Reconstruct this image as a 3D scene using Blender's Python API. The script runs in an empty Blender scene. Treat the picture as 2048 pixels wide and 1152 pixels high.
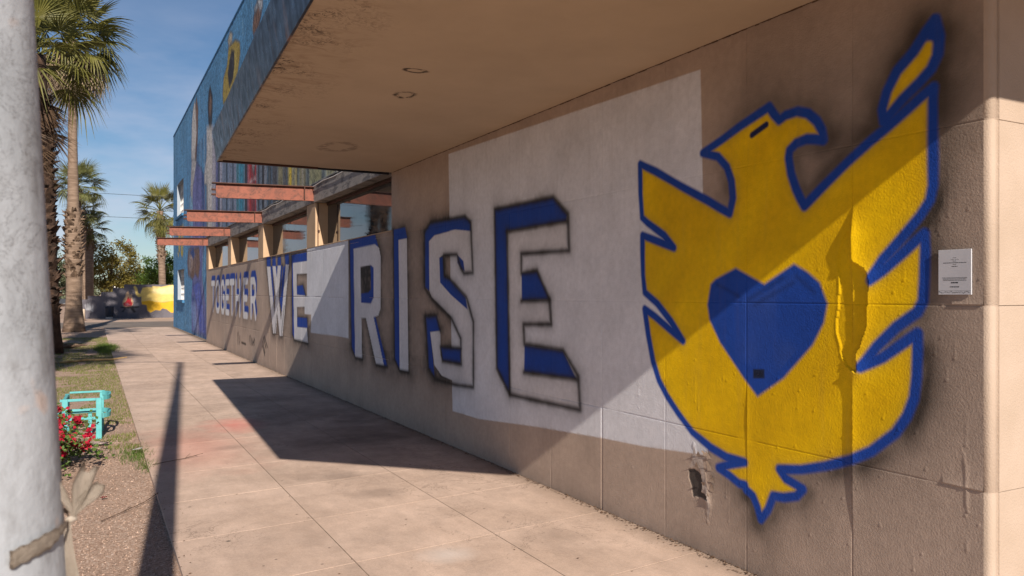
import bpy, bmesh, math, random
import numpy as np
from mathutils import Vector, Matrix, Euler

R = math.radians
S = bpy.context.scene
col = bpy.context.collection
rng = random.Random(7)
nrs = np.random.RandomState(11)

# ------------------------------------------------------------------ camera, sky, sun, exposure
CAM_H = 1.63
YAW = R(27.986)
cam_d = bpy.data.cameras.new('camera')
cam_d.sensor_width = 36.0
cam_d.lens = 27.72
cam_d.shift_y = 12 / 2048
cam_d.clip_start = 0.05
cam_d.clip_end = 6000
cam_d.dof.use_dof = True
cam_d.dof.focus_distance = 6.5
cam_d.dof.aperture_fstop = 9.0
cam = bpy.data.objects.new('camera', cam_d)
cam.location = (0, 0, CAM_H)
cam.rotation_euler = (R(90), 0, -YAW)
col.objects.link(cam)
S.camera = cam

SUN = Vector((0.125, 1.0, -0.583)).normalized()
SUN_EL = math.asin(-SUN.z)
SUN_AZ = math.atan2(-SUN.x, -SUN.y)          # clockwise from +Y
world = bpy.data.worlds.new('World')
S.world = world
world.use_nodes = True
wn, wl = world.node_tree.nodes, world.node_tree.links
wn.clear()
w_out = wn.new('ShaderNodeOutputWorld')
w_bg = wn.new('ShaderNodeBackground')
w_bg.inputs['Strength'].default_value = 0.05
sky = wn.new('ShaderNodeTexSky')
sky.sky_type = 'NISHITA'
sky.sun_disc = False
sky.sun_elevation = SUN_EL
sky.sun_rotation = SUN_AZ
sky.air_density = 1.0
sky.dust_density = 0.25
sky.ozone_density = 2.2
# thin high cloud, the same rule over the whole dome
tc = wn.new('ShaderNodeTexCoord')
mp = wn.new('ShaderNodeMapping')
mp.inputs['Scale'].default_value = (1.3, 1.3, 4.2)
mp.inputs['Location'].default_value = (3.1, 0.4, 0.35)
cn = wn.new('ShaderNodeTexNoise')
cn.inputs['Scale'].default_value = 2.4
cn.inputs['Detail'].default_value = 6
cn.inputs['Roughness'].default_value = 0.55
cr = wn.new('ShaderNodeValToRGB')
cr.color_ramp.elements[0].position = 0.43
cr.color_ramp.elements[0].color = (0, 0, 0, 1)
cr.color_ramp.elements[1].position = 0.62
cr.color_ramp.elements[1].color = (1, 1, 1, 1)
cm = wn.new('ShaderNodeMixRGB')
cm.inputs['Color2'].default_value = (9.0, 9.1, 10.8, 1)
wl.new(tc.outputs['Generated'], mp.inputs['Vector'])
wl.new(mp.outputs['Vector'], cn.inputs['Vector'])
wl.new(cn.outputs['Fac'], cr.inputs['Fac'])
# slant path: the veil thickens towards the horizon all round
sep_w = wn.new('ShaderNodeSeparateXYZ')
wl.new(tc.outputs['Generated'], sep_w.inputs[0])
veil = wn.new('ShaderNodeMapRange')
veil.inputs['From Min'].default_value = 0.0
veil.inputs['From Max'].default_value = 0.36
veil.inputs['To Min'].default_value = 0.9
veil.inputs['To Max'].default_value = 0.0
wl.new(sep_w.outputs['Z'], veil.inputs['Value'])
vm = wn.new('ShaderNodeMath')
vm.operation = 'MULTIPLY'
wl.new(cr.outputs['Color'], vm.inputs[0])
wl.new(veil.outputs['Result'], vm.inputs[1])
wl.new(vm.outputs[0], cm.inputs['Fac'])
tint = wn.new('ShaderNodeMixRGB')
tint.blend_type = 'MULTIPLY'
tint.inputs['Fac'].default_value = 1.0
tint.inputs['Color2'].default_value = (0.84, 0.97, 1.1, 1)
wl.new(sky.outputs['Color'], tint.inputs['Color1'])
wl.new(tint.outputs['Color'], cm.inputs['Color1'])
wl.new(cm.outputs['Color'], w_bg.inputs['Color'])
wl.new(w_bg.outputs['Background'], w_out.inputs['Surface'])

sun_d = bpy.data.lights.new('sun', 'SUN')
sun_d.energy = 5.0
sun_d.angle = R(0.53)
sun_d.color = (1.0, 0.91, 0.80)
sun = bpy.data.objects.new('sun', sun_d)
sun.rotation_euler = SUN.to_track_quat('-Z', 'Y').to_euler()
sun.location = (-10, -60, 40)
col.objects.link(sun)

S.view_settings.view_transform = 'Standard'
S.view_settings.look = 'None'
S.view_settings.gamma = 1.0
S.view_settings.exposure = 0.56

# ------------------------------------------------------------------ painted outlines, metres along the wall and up
EMBLEM = [(4.474, 2.544), (4.301, 2.468), (4.032, 2.333), (3.785, 2.215), (3.669, 2.154), (3.589, 2.116), (3.562, 2.207), (3.574, 2.311), (3.613, 2.401), (3.691, 2.476), (3.83, 2.52), (3.669, 2.568), (3.504, 2.626), (3.348, 2.672), (3.276, 2.694),
 (3.239, 2.644), (3.2, 2.603), (3.155, 2.622), (3.07, 2.627), (2.999, 2.601), (2.939, 2.548), (2.907, 2.493), (2.897, 2.441), (2.949, 2.455), (3.009, 2.466), (3.081, 2.454), (3.126, 2.425), (3.134, 2.385), (3.116, 2.294), (3.081, 2.205),
 (3.053, 2.152), (3.023, 2.106), (2.875, 2.212), (2.735, 2.309), (2.61, 2.387), (2.529, 2.431), (2.407, 2.503), (2.343, 2.543), (2.282, 2.575), (2.286, 2.519), (2.286, 2.386), (2.284, 2.255), (2.284, 2.131), (2.299, 2.062), (2.346, 1.997),
 (2.433, 1.905), (2.543, 1.798), (2.613, 1.697), (2.543, 1.742), (2.433, 1.826), (2.326, 1.91), (2.323, 1.833), (2.326, 1.718), (2.333, 1.598), (2.361, 1.546), (2.47, 1.472), (2.576, 1.372), (2.666, 1.262), (2.543, 1.32), (2.361, 1.446),
 (2.361, 1.371), (2.366, 1.242), (2.379, 1.143), (2.415, 1.053), (2.475, 0.964), (2.607, 0.854), (2.72, 0.792), (2.889, 0.725), (3.043, 0.677), (3.198, 0.647), (3.153, 0.604), (3.033, 0.573), (3.077, 0.525), (3.166, 0.497), (3.244, 0.488),
 (3.257, 0.459), (3.285, 0.399), (3.339, 0.331), (3.364, 0.397), (3.399, 0.453), (3.425, 0.466), (3.455, 0.478), (3.463, 0.503), (3.512, 0.502), (3.591, 0.533), (3.686, 0.561), (3.579, 0.602), (3.468, 0.636), (3.617, 0.64), (3.755, 0.674),
 (3.929, 0.744), (4.066, 0.847), (4.179, 0.946), (4.264, 1.042), (4.329, 1.17), (4.381, 1.344), (4.42, 1.525), (4.312, 1.479), (4.195, 1.418), (4.017, 1.324), (4.138, 1.447), (4.282, 1.565), (4.42, 1.642), (4.44, 1.759), (4.446, 1.907),
 (4.446, 2.041), (4.282, 1.991), (4.107, 1.936), (4.21, 2.026), (4.389, 2.124), (4.451, 2.166), (4.469, 2.333)]
FEATHER = [(2.275, 2.882), (2.255, 2.797), (2.262, 2.721), (2.293, 2.664), (2.356, 2.613), (2.438, 2.557), (2.507, 2.497), (2.537, 2.469), (2.546, 2.531), (2.521, 2.611), (2.467, 2.695), (2.379, 2.766), (2.321, 2.836)]
FEATHER_TIP = [(2.282, 2.907), (2.248, 2.772), (2.321, 2.799)]
EYE = [(3.407, 2.558), (3.297, 2.598)]
HEART = [(3.539, 1.786), (3.312, 1.687), (3.095, 1.796), (3.004, 1.751), (2.921, 1.691), (2.871, 1.58), (2.894, 1.478), (2.967, 1.357), (3.169, 1.159), (3.364, 1.035), (3.465, 1.124), (3.675, 1.334), (3.766, 1.468), (3.786, 1.563), (3.755, 1.692),
 (3.713, 1.723)]
TAG = [(3.399, 1.193), (3.31, 1.2), (3.31, 1.146), (3.399, 1.137)]
PAPER = [(3.849, 3.052), (7.857, 3.145), (7.749, 0.378), (7.082, 0.386), (5.975, 0.476), (4.976, 0.54), (4.423, 0.566), (3.78, 0.62)]
SHEET = [(14.246, 2.538), (11.665, 2.467), (11.625, 0.961), (12.287, 0.967), (13.969, 0.945), (13.933, 1.269), (14.435, 1.266), (14.435, 1.596), (14.246, 1.597)]
TOGETHER = [('T', [[(27.161, 1.973), (26.466, 1.971)], [(26.809, 1.972), (26.809, 1.125)]]), ('O', [[(26.088, 1.842), (25.91, 1.969), (25.56, 1.968), (25.389, 1.84), (25.389, 1.244), (25.56, 1.117), (25.91, 1.12), (26.088, 1.249), (26.088, 1.842)]]),
 ('G', [[(24.387, 1.794), (24.529, 1.965), (24.818, 1.966), (24.965, 1.838), (24.965, 1.243), (24.818, 1.114), (24.529, 1.111), (24.387, 1.238), (24.387, 1.537), (24.637, 1.539)]]),
 ('E', [[(23.52, 1.962), (24.044, 1.963), (24.044, 1.11), (23.52, 1.105)], [(24.044, 1.536), (23.584, 1.534)]]), ('T', [[(23.264, 1.96), (22.578, 1.959)], [(22.916, 1.96), (22.916, 1.103)]]),
 ('H', [[(22.23, 1.957), (22.23, 1.1)], [(21.602, 1.956), (21.602, 1.094)], [(22.23, 1.528), (21.602, 1.525)]]), ('E', [[(20.473, 1.952), (20.99, 1.953), (20.99, 1.092), (20.473, 1.088)], [(20.99, 1.523), (20.536, 1.52)]]),
 ('R', [[(19.927, 1.086), (19.927, 1.95), (19.506, 1.949), (19.369, 1.819), (19.369, 1.602), (19.506, 1.49), (19.927, 1.492)], [(19.575, 1.49), (19.335, 1.081)]])]
LETTERS = [('W',
  [[(17.96, 2.235), (17.566, 2.223), (16.981, 0.803), (17.263, 0.79)], [(16.79, 2.221), (16.481, 2.211), (16.981, 0.803), (17.263, 0.79)], [(17.33, 2.227), (17.002, 2.217), (16.33, 0.779), (16.593, 0.766)],
   [(16.007, 2.217), (15.723, 2.207), (16.33, 0.779), (16.593, 0.766)]],
  [[(17.972, 2.443), (17.566, 2.449), (17.531, 2.226), (17.937, 2.23)], [(17.341, 2.417), (17.013, 2.417), (16.981, 2.223), (17.341, 2.223)], [(16.801, 2.395), (16.491, 2.399), (16.461, 2.219), (16.801, 2.217)],
   [(16.094, 2.412), (15.751, 2.417), (15.713, 2.211), (16.036, 2.214)], [(17.554, 2.227), (17.363, 2.221), (17.164, 1.613), (17.208, 1.414)], [(16.991, 2.214), (16.801, 2.217), (16.927, 1.898)],
   [(16.461, 2.21), (16.31, 2.206), (16.532, 1.614), (16.39, 1.253), (16.593, 1.507)], [(16.26, 2.162), (16.036, 2.214), (16.39, 1.253), (16.532, 1.421)]],
  [], [[(17.121, 0.763), (16.822, 1.331)], [(16.461, 0.74), (16.162, 1.384)]]),
 ('E', [[(15.385, 2.226), (14.247, 2.224), (14.247, 2.0), (15.059, 2.009), (15.042, 1.615), (14.397, 1.601), (14.437, 1.398), (15.042, 1.385), (15.016, 1.007), (14.247, 1.017), (14.169, 0.755), (15.26, 0.765)]],
  [[(15.475, 2.381), (14.278, 2.385), (14.247, 2.224), (15.385, 2.222), (15.26, 0.765), (15.412, 0.862)], [(15.042, 1.782), (14.557, 1.791), (14.357, 1.603), (15.042, 1.621)],
   [(15.016, 1.193), (14.247, 1.195), (14.216, 1.018), (15.016, 1.011)]],
  [], [[(15.493, 2.382), (15.43, 0.861), (15.26, 0.749), (14.2, 0.739)], [(14.557, 1.797), (14.341, 1.603)]]),
 ('R', [[(11.38, 2.298), (10.377, 2.308), (10.202, 2.25), (10.133, 2.114), (10.147, 1.43), (10.236, 1.34), (10.435, 1.312), (9.998, 0.676), (10.328, 0.676), (10.782, 1.292), (10.991, 1.286), (10.96, 0.705), (11.297, 0.704)]],
  [[(11.574, 2.432), (10.377, 2.439), (10.236, 2.269), (11.38, 2.293), (11.297, 0.704), (11.481, 0.843)],
   [(10.573, 2.033), (10.435, 1.99), (10.435, 1.583), (10.558, 1.496), (11.015, 1.505), (11.015, 1.636), (10.669, 1.647), (10.543, 1.697)], [(10.435, 1.312), (10.356, 1.319), (9.872, 0.686), (9.998, 0.676)]],
  [[(11.03, 2.02), (10.558, 2.033), (10.435, 1.99), (10.435, 1.583), (10.558, 1.496), (11.015, 1.505)]], [[(11.592, 2.433), (11.481, 0.831), (11.28, 0.691), (10.936, 0.699)], [(10.328, 0.665), (9.865, 0.68)]]),
 ('I', [[(9.437, 2.31), (9.142, 2.312), (9.084, 0.68), (9.395, 0.677)]], [[(9.622, 2.452), (9.199, 2.452), (9.13, 2.311), (9.437, 2.31), (9.395, 0.677), (9.578, 0.798)]], [],
  [[(9.635, 2.448), (9.585, 0.798), (9.389, 0.667), (9.073, 0.675)]]),
 ('S',
  [[(8.416, 2.233), (8.258, 2.289), (7.685, 2.312), (7.28, 2.267), (7.26, 1.863), (7.433, 1.864), (7.466, 1.971), (7.621, 2.05), (7.998, 2.063), (8.115, 2.032), (8.091, 1.757), (7.773, 1.611), (7.372, 1.468), (7.272, 1.311), (7.252, 0.734),
    (7.685, 0.7), (8.044, 0.729), (8.258, 0.83), (8.381, 1.196), (8.082, 1.222), (8.077, 0.954), (8.021, 0.894), (7.536, 0.892), (7.507, 1.13), (7.578, 1.282), (7.773, 1.381), (8.332, 1.591), (8.406, 1.667)]],
  [[(8.559, 2.356), (8.357, 2.445), (7.433, 2.431), (7.292, 2.36), (7.28, 2.267), (7.685, 2.312), (8.258, 2.289), (8.416, 2.233), (8.406, 1.667), (8.533, 1.705)],
   [(8.115, 2.032), (8.021, 2.037), (7.989, 1.828), (7.826, 1.789), (7.412, 1.595), (7.364, 1.468), (7.773, 1.611), (8.091, 1.757)], [(8.523, 1.371), (8.186, 1.389), (8.082, 1.222), (8.381, 1.196), (8.249, 0.691), (8.432, 0.778)],
   [(8.068, 1.045), (7.524, 1.06), (7.536, 0.892), (8.021, 0.894)], [(7.621, 2.043), (7.466, 1.98), (7.433, 1.864), (7.524, 1.887), (7.621, 1.96)]],
  [],
  [[(8.559, 2.347), (8.371, 2.446), (7.433, 2.434), (7.288, 2.359), (7.24, 1.846), (7.453, 1.843), (7.536, 1.905), (7.634, 2.047), (7.989, 2.059), (7.97, 1.827), (7.817, 1.789), (7.392, 1.595), (7.225, 1.346), (7.225, 0.687),
    (7.685, 0.665), (8.234, 0.674), (8.432, 0.778), (8.533, 1.371), (8.21, 1.388), (8.082, 1.218)],
   [(8.559, 2.356), (8.559, 1.705), (8.332, 1.573), (7.773, 1.364), (7.536, 1.163), (7.524, 0.897), (8.021, 0.894), (8.082, 1.045), (7.524, 1.06)]]),
 ('E', [[(6.5, 2.216), (5.453, 2.221), (5.446, 2.001), (6.214, 2.001), (6.206, 1.568), (5.718, 1.579), (5.7, 1.384), (6.181, 1.365), (6.165, 0.935), (5.3, 0.952), (5.252, 0.722), (6.435, 0.704)]],
  [[(6.747, 2.441), (5.658, 2.438), (5.436, 2.273), (5.453, 2.221), (6.5, 2.21), (6.435, 0.704), (6.701, 0.928)], [(6.214, 1.816), (5.932, 1.828), (5.718, 1.585), (6.214, 1.568)],
   [(6.153, 1.176), (5.503, 1.164), (5.3, 0.952), (6.165, 0.931)]],
  [],
  [[(6.747, 2.441), (5.658, 2.441), (5.429, 2.276), (5.41, 1.981), (6.214, 1.991), (6.214, 1.816), (5.932, 1.832), (5.718, 1.585), (5.693, 1.376), (6.173, 1.359), (6.157, 1.182), (5.503, 1.169), (5.274, 0.977), (5.246, 0.714), (6.435, 0.7),
    (6.701, 0.922), (6.747, 2.441)],
   [(6.5, 2.21), (5.453, 2.221)], [(6.491, 2.209), (6.435, 0.71)], [(6.214, 1.568), (5.718, 1.579)], [(6.165, 0.931), (5.3, 0.952)]])]
CLAWS = [[(21.946, 0.584), (21.878, 0.311)], [(21.776, 0.619), (21.675, 0.308)], [(21.575, 0.519), (21.575, 0.355)], [(20.144, 0.587), (20.057, 0.4)], [(19.999, 0.606), (19.856, 0.398)], [(19.813, 0.552), (19.658, 0.397)],
 [(19.533, 0.566), (19.492, 0.419)], [(19.714, 0.419), (19.464, 0.545)], [(18.359, 0.648), (18.055, 0.431)], [(18.421, 0.551), (18.176, 0.319)], [(18.236, 0.677), (17.901, 0.463)], [(18.458, 0.454), (18.2, 0.259)],
 [(21.329, 0.374), (20.667, 0.365)]]
HOLE = [(3.964, 0.5), (3.91, 0.511), (3.861, 0.499), (3.842, 0.483), (3.833, 0.42), (3.842, 0.378), (3.79, 0.368), (3.779, 0.335), (3.802, 0.338), (3.849, 0.343), (3.922, 0.332), (3.934, 0.398), (3.959, 0.443)]
SCRAPE = [(3.91, 0.667), (3.886, 0.589), (3.779, 0.609), (3.826, 0.584), (3.814, 0.521), (3.779, 0.384), (3.755, 0.309), (3.779, 0.199), (3.795, 0.316), (3.837, 0.387), (3.842, 0.516), (3.886, 0.54), (3.954, 0.51), (3.922, 0.582)]
BLISTER = [(2.74, 1.953), (2.739, 1.819), (2.702, 1.786), (2.646, 1.756), (2.623, 1.718), (2.622, 1.656), (2.63, 1.562), (2.634, 1.472), (2.67, 1.366), (2.698, 1.329), (2.688, 1.281), (2.69, 1.239), (2.715, 1.241), (2.752, 1.262), (2.782, 1.313),
 (2.79, 1.366), (2.812, 1.43), (2.813, 1.487), (2.799, 1.566), (2.795, 1.659), (2.795, 1.714), (2.807, 1.764), (2.799, 1.843), (2.777, 1.906), (2.752, 1.943)]
TEARSEAM = [(2.738, 2.057), (2.72, 0.434)]
BLUEMURAL = [((0.2, 0.11, 0.075), [(32.967, 9.357), (32.398, 8.721), (32.603, 7.556), (32.967, 7.008), (33.501, 6.781), (33.665, 8.361), (33.501, 8.949)], 0.04),
 ((0.62, 0.58, 0.55), [(33.501, 9.321), (33.232, 8.771), (32.967, 7.924), (33.501, 7.091), (33.775, 6.197), (34.448, 6.283), (34.794, 7.29), (34.62, 8.542), (34.164, 9.086)], 0.04),
 ((0.03, 0.025, 0.03), [(28.921, 8.838), (28.277, 8.291), (28.356, 7.673), (28.676, 7.095), (29.086, 7.06), (29.422, 7.777), (29.55, 8.242), (29.337, 8.689)], 0.04),
 ((0.2, 0.11, 0.075), [(28.921, 8.595), (28.515, 8.237), (28.595, 7.935), (29.003, 7.695), (29.253, 8.125)], 0.04),
 ((0.42, 0.3, 0.06), [(23.416, 8.835), (22.689, 8.564), (22.611, 8.241), (23.007, 7.825), (23.839, 7.672), (25.04, 7.482), (25.849, 7.513), (25.949, 7.875), (25.749, 8.314), (25.04, 8.519), (24.729, 8.999)], 0.04),
 ((0.03, 0.025, 0.03), [(24.129, 8.742), (23.668, 8.571), (23.697, 8.131), (23.897, 7.866), (24.577, 7.752), (24.884, 8.245), (24.486, 8.562)], 0.04),
 ((0.5, 0.42, 0.3), [(24.426, 9.353), (23.984, 9.178), (24.071, 8.953), (24.668, 8.982), (24.884, 9.229)], 0.04),
 ((0.2, 0.11, 0.075), [(19.987, 8.836), (19.422, 8.649), (19.501, 8.376), (19.843, 8.179), (20.584, 8.127), (20.76, 8.376), (20.475, 8.683)], 0.04),
 ((0.35, 0.36, 0.38), [(19.946, 8.86), (19.343, 8.661), (19.382, 8.45), (19.701, 8.439), (19.905, 8.656), (20.367, 8.61), (20.54, 8.782)], 0.04),
 ((0.62, 0.58, 0.55), [(29.003, 7.1), (27.621, 6.39), (27.434, 5.744), (28.595, 5.374), (30.75, 5.638), (30.205, 6.302), (29.422, 6.845)], 0.04),
 ((0.62, 0.58, 0.55), [(29.844, 7.561), (28.363, 7.284), (28.363, 1.939), (29.844, 1.954)], 0.1), ((0.45, 0.42, 0.5), [(28.363, 7.284), (27.45, 7.113), (27.45, 1.93), (28.363, 1.939)], 0.1),
 ((0.16, 0.17, 0.42), [(27.45, 7.113), (26.907, 7.012), (26.907, 1.924), (27.45, 1.93)], 0.1), ((0.03, 0.025, 0.03), [(26.907, 7.012), (26.549, 6.945), (26.549, 1.92), (26.907, 1.924)], 0.1),
 ((0.5, 0.48, 0.6), [(26.549, 6.945), (25.978, 6.838), (25.978, 1.915), (26.549, 1.92)], 0.1), ((0.2, 0.25, 0.36), [(25.978, 6.838), (25.202, 6.693), (25.202, 1.907), (25.978, 1.915)], 0.1),
 ((0.03, 0.025, 0.03), [(25.202, 6.693), (24.903, 6.637), (24.903, 1.904), (25.202, 1.907)], 0.1), ((0.2, 0.25, 0.36), [(24.903, 6.637), (23.942, 6.458), (23.942, 1.894), (24.903, 1.904)], 0.1),
 ((0.03, 0.025, 0.03), [(23.942, 6.458), (23.738, 6.42), (23.738, 1.892), (23.942, 1.894)], 0.1), ((0.3, 0.33, 0.45), [(23.738, 6.42), (23.273, 6.333), (23.273, 1.887), (23.738, 1.892)], 0.1),
 ((0.06, 0.2, 0.25), [(23.273, 6.333), (22.825, 6.249), (22.825, 1.882), (23.273, 1.887)], 0.1), ((0.05, 0.28, 0.42), [(22.825, 6.249), (21.917, 6.079), (21.917, 1.873), (22.825, 1.882)], 0.1),
 ((0.03, 0.025, 0.03), [(21.917, 6.079), (21.46, 5.994), (21.46, 1.868), (21.917, 1.873)], 0.1), ((0.42, 0.03, 0.035), [(21.46, 5.994), (20.162, 5.752), (20.162, 1.855), (21.46, 1.868)], 0.05),
 ((0.03, 0.025, 0.03), [(20.162, 5.752), (19.769, 5.678), (19.769, 1.851), (20.162, 1.855)], 0.1), ((0.12, 0.13, 0.15), [(19.769, 5.678), (19.53, 5.633), (19.53, 1.849), (19.769, 1.851)], 0.1),
 ((0.03, 0.025, 0.03), [(19.53, 5.633), (19.069, 5.547), (19.069, 1.844), (19.53, 1.849)], 0.1), ((0.14, 0.15, 0.17), [(19.069, 5.547), (18.79, 5.495), (18.79, 1.841), (19.069, 1.844)], 0.1),
 ((0.05, 0.06, 0.07), [(18.79, 5.495), (18.306, 5.405), (18.306, 1.836), (18.79, 1.841)], 0.1), ((0.1, 0.1, 0.11), [(18.306, 5.405), (17.647, 5.282), (17.647, 1.83), (18.306, 1.836)], 0.1),
 ((0.27, 0.24, 0.13), [(17.647, 5.282), (17.029, 5.166), (17.029, 1.823), (17.647, 1.83)], 0.1), ((0.16, 0.14, 0.1), [(17.029, 5.166), (16.712, 5.107), (16.712, 1.82), (17.029, 1.823)], 0.1),
 ((0.03, 0.025, 0.03), [(16.712, 5.107), (16.579, 5.082), (16.579, 1.819), (16.712, 1.82)], 0.1), ((0.62, 0.45, 0.04), [(16.579, 5.082), (16.193, 5.01), (16.193, 1.815), (16.579, 1.819)], 0.1),
 ((0.27, 0.24, 0.13), [(16.193, 5.01), (15.944, 4.963), (15.944, 1.812), (16.193, 1.815)], 0.1), ((0.62, 0.45, 0.04), [(15.944, 4.963), (15.782, 4.933), (15.782, 1.81), (15.944, 1.812)], 0.1),
 ((0.03, 0.025, 0.03), [(15.782, 4.933), (15.662, 4.911), (15.662, 1.809), (15.782, 1.81)], 0.1), ((0.27, 0.24, 0.13), [(15.662, 4.911), (14.977, 4.783), (14.977, 1.802), (15.662, 1.809)], 0.1),
 ((0.03, 0.025, 0.03), [(14.977, 4.783), (14.868, 4.762), (14.868, 1.801), (14.977, 1.802)], 0.1), ((0.3, 0.29, 0.16), [(14.868, 4.762), (13.818, 4.566), (13.818, 1.79), (14.868, 1.801)], 0.1),
 ((0.03, 0.025, 0.03), [(13.818, 4.566), (13.661, 4.537), (13.661, 1.789), (13.818, 1.79)], 0.1), ((0.33, 0.32, 0.2), [(13.661, 4.537), (12.753, 4.367), (12.753, 1.78), (13.661, 1.789)], 0.1),
 ((0.12, 0.14, 0.18), [(12.753, 4.367), (10.835, 4.009), (10.835, 1.76), (12.753, 1.78)], 0.1), ((0.62, 0.58, 0.55), [(20.846, 5.312), (20.428, 5.244), (20.428, 4.827), (20.609, 4.689), (20.753, 4.803)], 0.04),
 ((0.16, 0.17, 0.42),
  [(35.583, 5.664), (32.904, 6.788), (31.32, 6.247), (30.342, 5.397), (30.107, 3.598), (30.824, 3.159), (31.32, 2.323), (30.107, 1.235), (29.783, 0.069), (34.645, 0.1), (34.768, 1.516), (34.343, 2.253), (35.266, 3.64), (35.907, 4.512)],
  0.1),
 ((0.2, 0.4, 0.62), [(35.583, 5.664), (34.343, 5.865), (34.164, 4.379), (34.768, 3.613), (35.648, 4.354)], 0.1), ((0.03, 0.07, 0.25), [(31.32, 6.247), (30.533, 5.898), (30.342, 3.612), (31.07, 3.17), (31.22, 4.766)], 0.1),
 ((0.5, 0.46, 0.44), [(34.645, 7.114), (32.904, 6.853), (34.164, 6.043), (34.524, 5.348), (35.14, 5.958)], 0.08),
 ((0.2, 0.11, 0.075), [(35.907, 3.536), (32.094, 3.406), (31.832, 2.708), (32.359, 2.219), (33.465, 2.433), (34.343, 2.219), (36.038, 2.422), (36.436, 2.996)], 0.06),
 ((0.34, 0.24, 0.2), [(35.583, 3.312), (34.046, 3.309), (34.164, 2.782), (34.953, 2.467), (35.907, 2.698)], 0.06), ((0.03, 0.07, 0.25), [(35.266, 3.366), (34.164, 3.514), (33.465, 3.184), (34.164, 3.015)], 0.05),
 ((0.03, 0.07, 0.25), [(34.524, 1.516), (32.359, 1.586), (32.904, 1.329), (34.645, 1.314)], 0.08), ((0.08, 0.12, 0.5), [(34.343, 1.985), (32.094, 2.151), (31.07, 1.345), (30.107, 0.172), (31.832, 0.155), (32.904, 1.2)], 0.1),
 ((0.2, 0.3, 0.6), [(34.953, 1.175), (33.465, 1.324), (32.904, 0.301), (34.046, 0.191)], 0.1),
 ((0.62, 0.45, 0.04), [(40.85, 4.81), (39.322, 4.773), (39.322, 4.544), (39.635, 4.567), (39.635, 3.57), (40.274, 3.6), (40.274, 4.534), (40.85, 4.534)], 0.05),
 ((0.62, 0.45, 0.04), [(39.167, 4.761), (38.711, 4.756), (38.711, 3.677), (38.56, 3.52), (38.412, 3.662), (38.412, 4.763), (38.044, 4.764), (38.117, 3.499), (38.486, 3.278), (38.938, 3.349), (39.167, 3.548)], 0.05),
 ((0.62, 0.45, 0.04), [(40.85, 3.627), (40.274, 3.561), (40.112, 3.36), (40.602, 3.458)], 0.05)]
BLUELINES = [[(41.855, 9.298), (41.855, 0.111)], [(40.32, 9.337), (40.32, 7.256)], [(38.889, 9.349), (38.433, 7.118)], [(37.337, 9.275), (37.125, 0.166)], [(36.098, 9.289), (36.098, 1.375)], [(35.124, 9.362), (35.507, 0.122)],
 [(31.995, 9.183), (31.837, 8.204)], [(30.621, 9.132), (30.621, 8.149)], [(26.302, 9.052), (26.193, 7.733)], [(22.247, 9.039), (22.167, 8.61)], [(20.804, 9.041), (20.733, 8.321)]]
REDTEXT = [(21.21, 4.507), (20.263, 4.389), (20.263, 4.539), (21.21, 4.651)]
STEPS = [(-0.83, 1.25), (-0.31, 1.25), (-0.31, 1.51), (0.47, 1.52), (0.47, 1.76), (1.18, 1.76), (1.18, 2.04), (1.88, 2.05), (1.88, 2.27), (5.59, 2.34)]
FIREMURAL = [((0.5, 0.33, 0.2), [(2.12, 1.83), (2.22, 1.57), (2.35, 1.61), (2.38, 1.31), (2.45, 1.09), (2.41, 0.87), (2.22, 0.69), (1.89, 0.73), (1.77, 0.91), (1.8, 1.2), (1.95, 1.42), (2.0, 1.68)], 0.08),
 ((0.42, 0.02, 0.03), [(2.13, 1.46), (2.2, 1.28), (2.28, 1.39), (2.32, 1.09), (2.4, 1.02), (2.35, 0.83), (2.12, 0.76), (1.85, 0.84), (1.82, 1.02), (1.95, 1.06), (2.05, 1.24)], 0.06),
 ((0.55, 0.2, 0.2), [(1.92, 0.95), (2.08, 1.02), (2.25, 0.87), (2.05, 0.8)], 0.1),
 ((0.03, 0.025, 0.025), [(1.66, 0.76), (2.78, 0.79), (2.78, 0.7), (2.45, 0.65), (2.61, 0.39), (2.48, 0.35), (2.25, 0.65), (1.98, 0.65), (1.82, 0.4), (1.72, 0.43), (1.92, 0.65), (1.66, 0.69)], 0.08),
 ((0.62, 0.46, 0.14),
  [(2.55, 2.2), (2.68, 2.05), (2.75, 1.68), (2.88, 1.64), (3.02, 2.05), (3.29, 2.11), (3.62, 2.09), (3.66, 2.18), (4.2, 2.13), (4.72, 2.25), (5.59, 2.34), (5.59, 1.08), (4.89, 1.12), (4.2, 1.05), (3.52, 1.09), (2.95, 1.09), (2.95, 1.46),
   (2.78, 1.42), (2.61, 1.53), (2.56, 1.87), (2.45, 2.12)],
  0.06),
 ((0.72, 0.58, 0.28), [(3.66, 2.09), (4.0, 2.04), (4.48, 2.08), (4.89, 2.21), (5.59, 2.25), (5.59, 1.64), (4.2, 1.61), (3.62, 1.72)], 0.15),
 ((0.62, 0.36, 0.02),
  [(2.95, 1.11), (3.45, 1.18), (3.86, 1.07), (4.38, 1.04), (4.89, 1.15), (5.59, 1.08), (5.59, 0.28), (4.82, 0.33), (4.55, 0.56), (4.27, 0.63), (4.14, 0.48), (3.83, 0.52), (3.52, 0.34), (3.32, 0.49), (3.27, 0.86), (2.98, 0.92)], 0.05),
 ((0.3, 0.3, 0.32), [(-0.5, 0.89), (-0.44, 0.96), (-0.38, 0.67), (-0.33, 1.0), (-0.25, 0.89), (-0.19, 1.07), (-0.09, 0.6), (-0.03, 0.89), (0.01, 0.81), (0.01, 0.42), (-0.15, 0.53), (-0.41, 0.56)], 0.08)]

# ------------------------------------------------------------------ helpers
XW, XB = 3.397, 3.57

def tag(o, label=None, cat=None, group=None, kind=None):
    if label: o['label'] = label
    if cat: o['category'] = cat
    if group: o['group'] = group
    if kind: o['kind'] = kind
    return o

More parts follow.
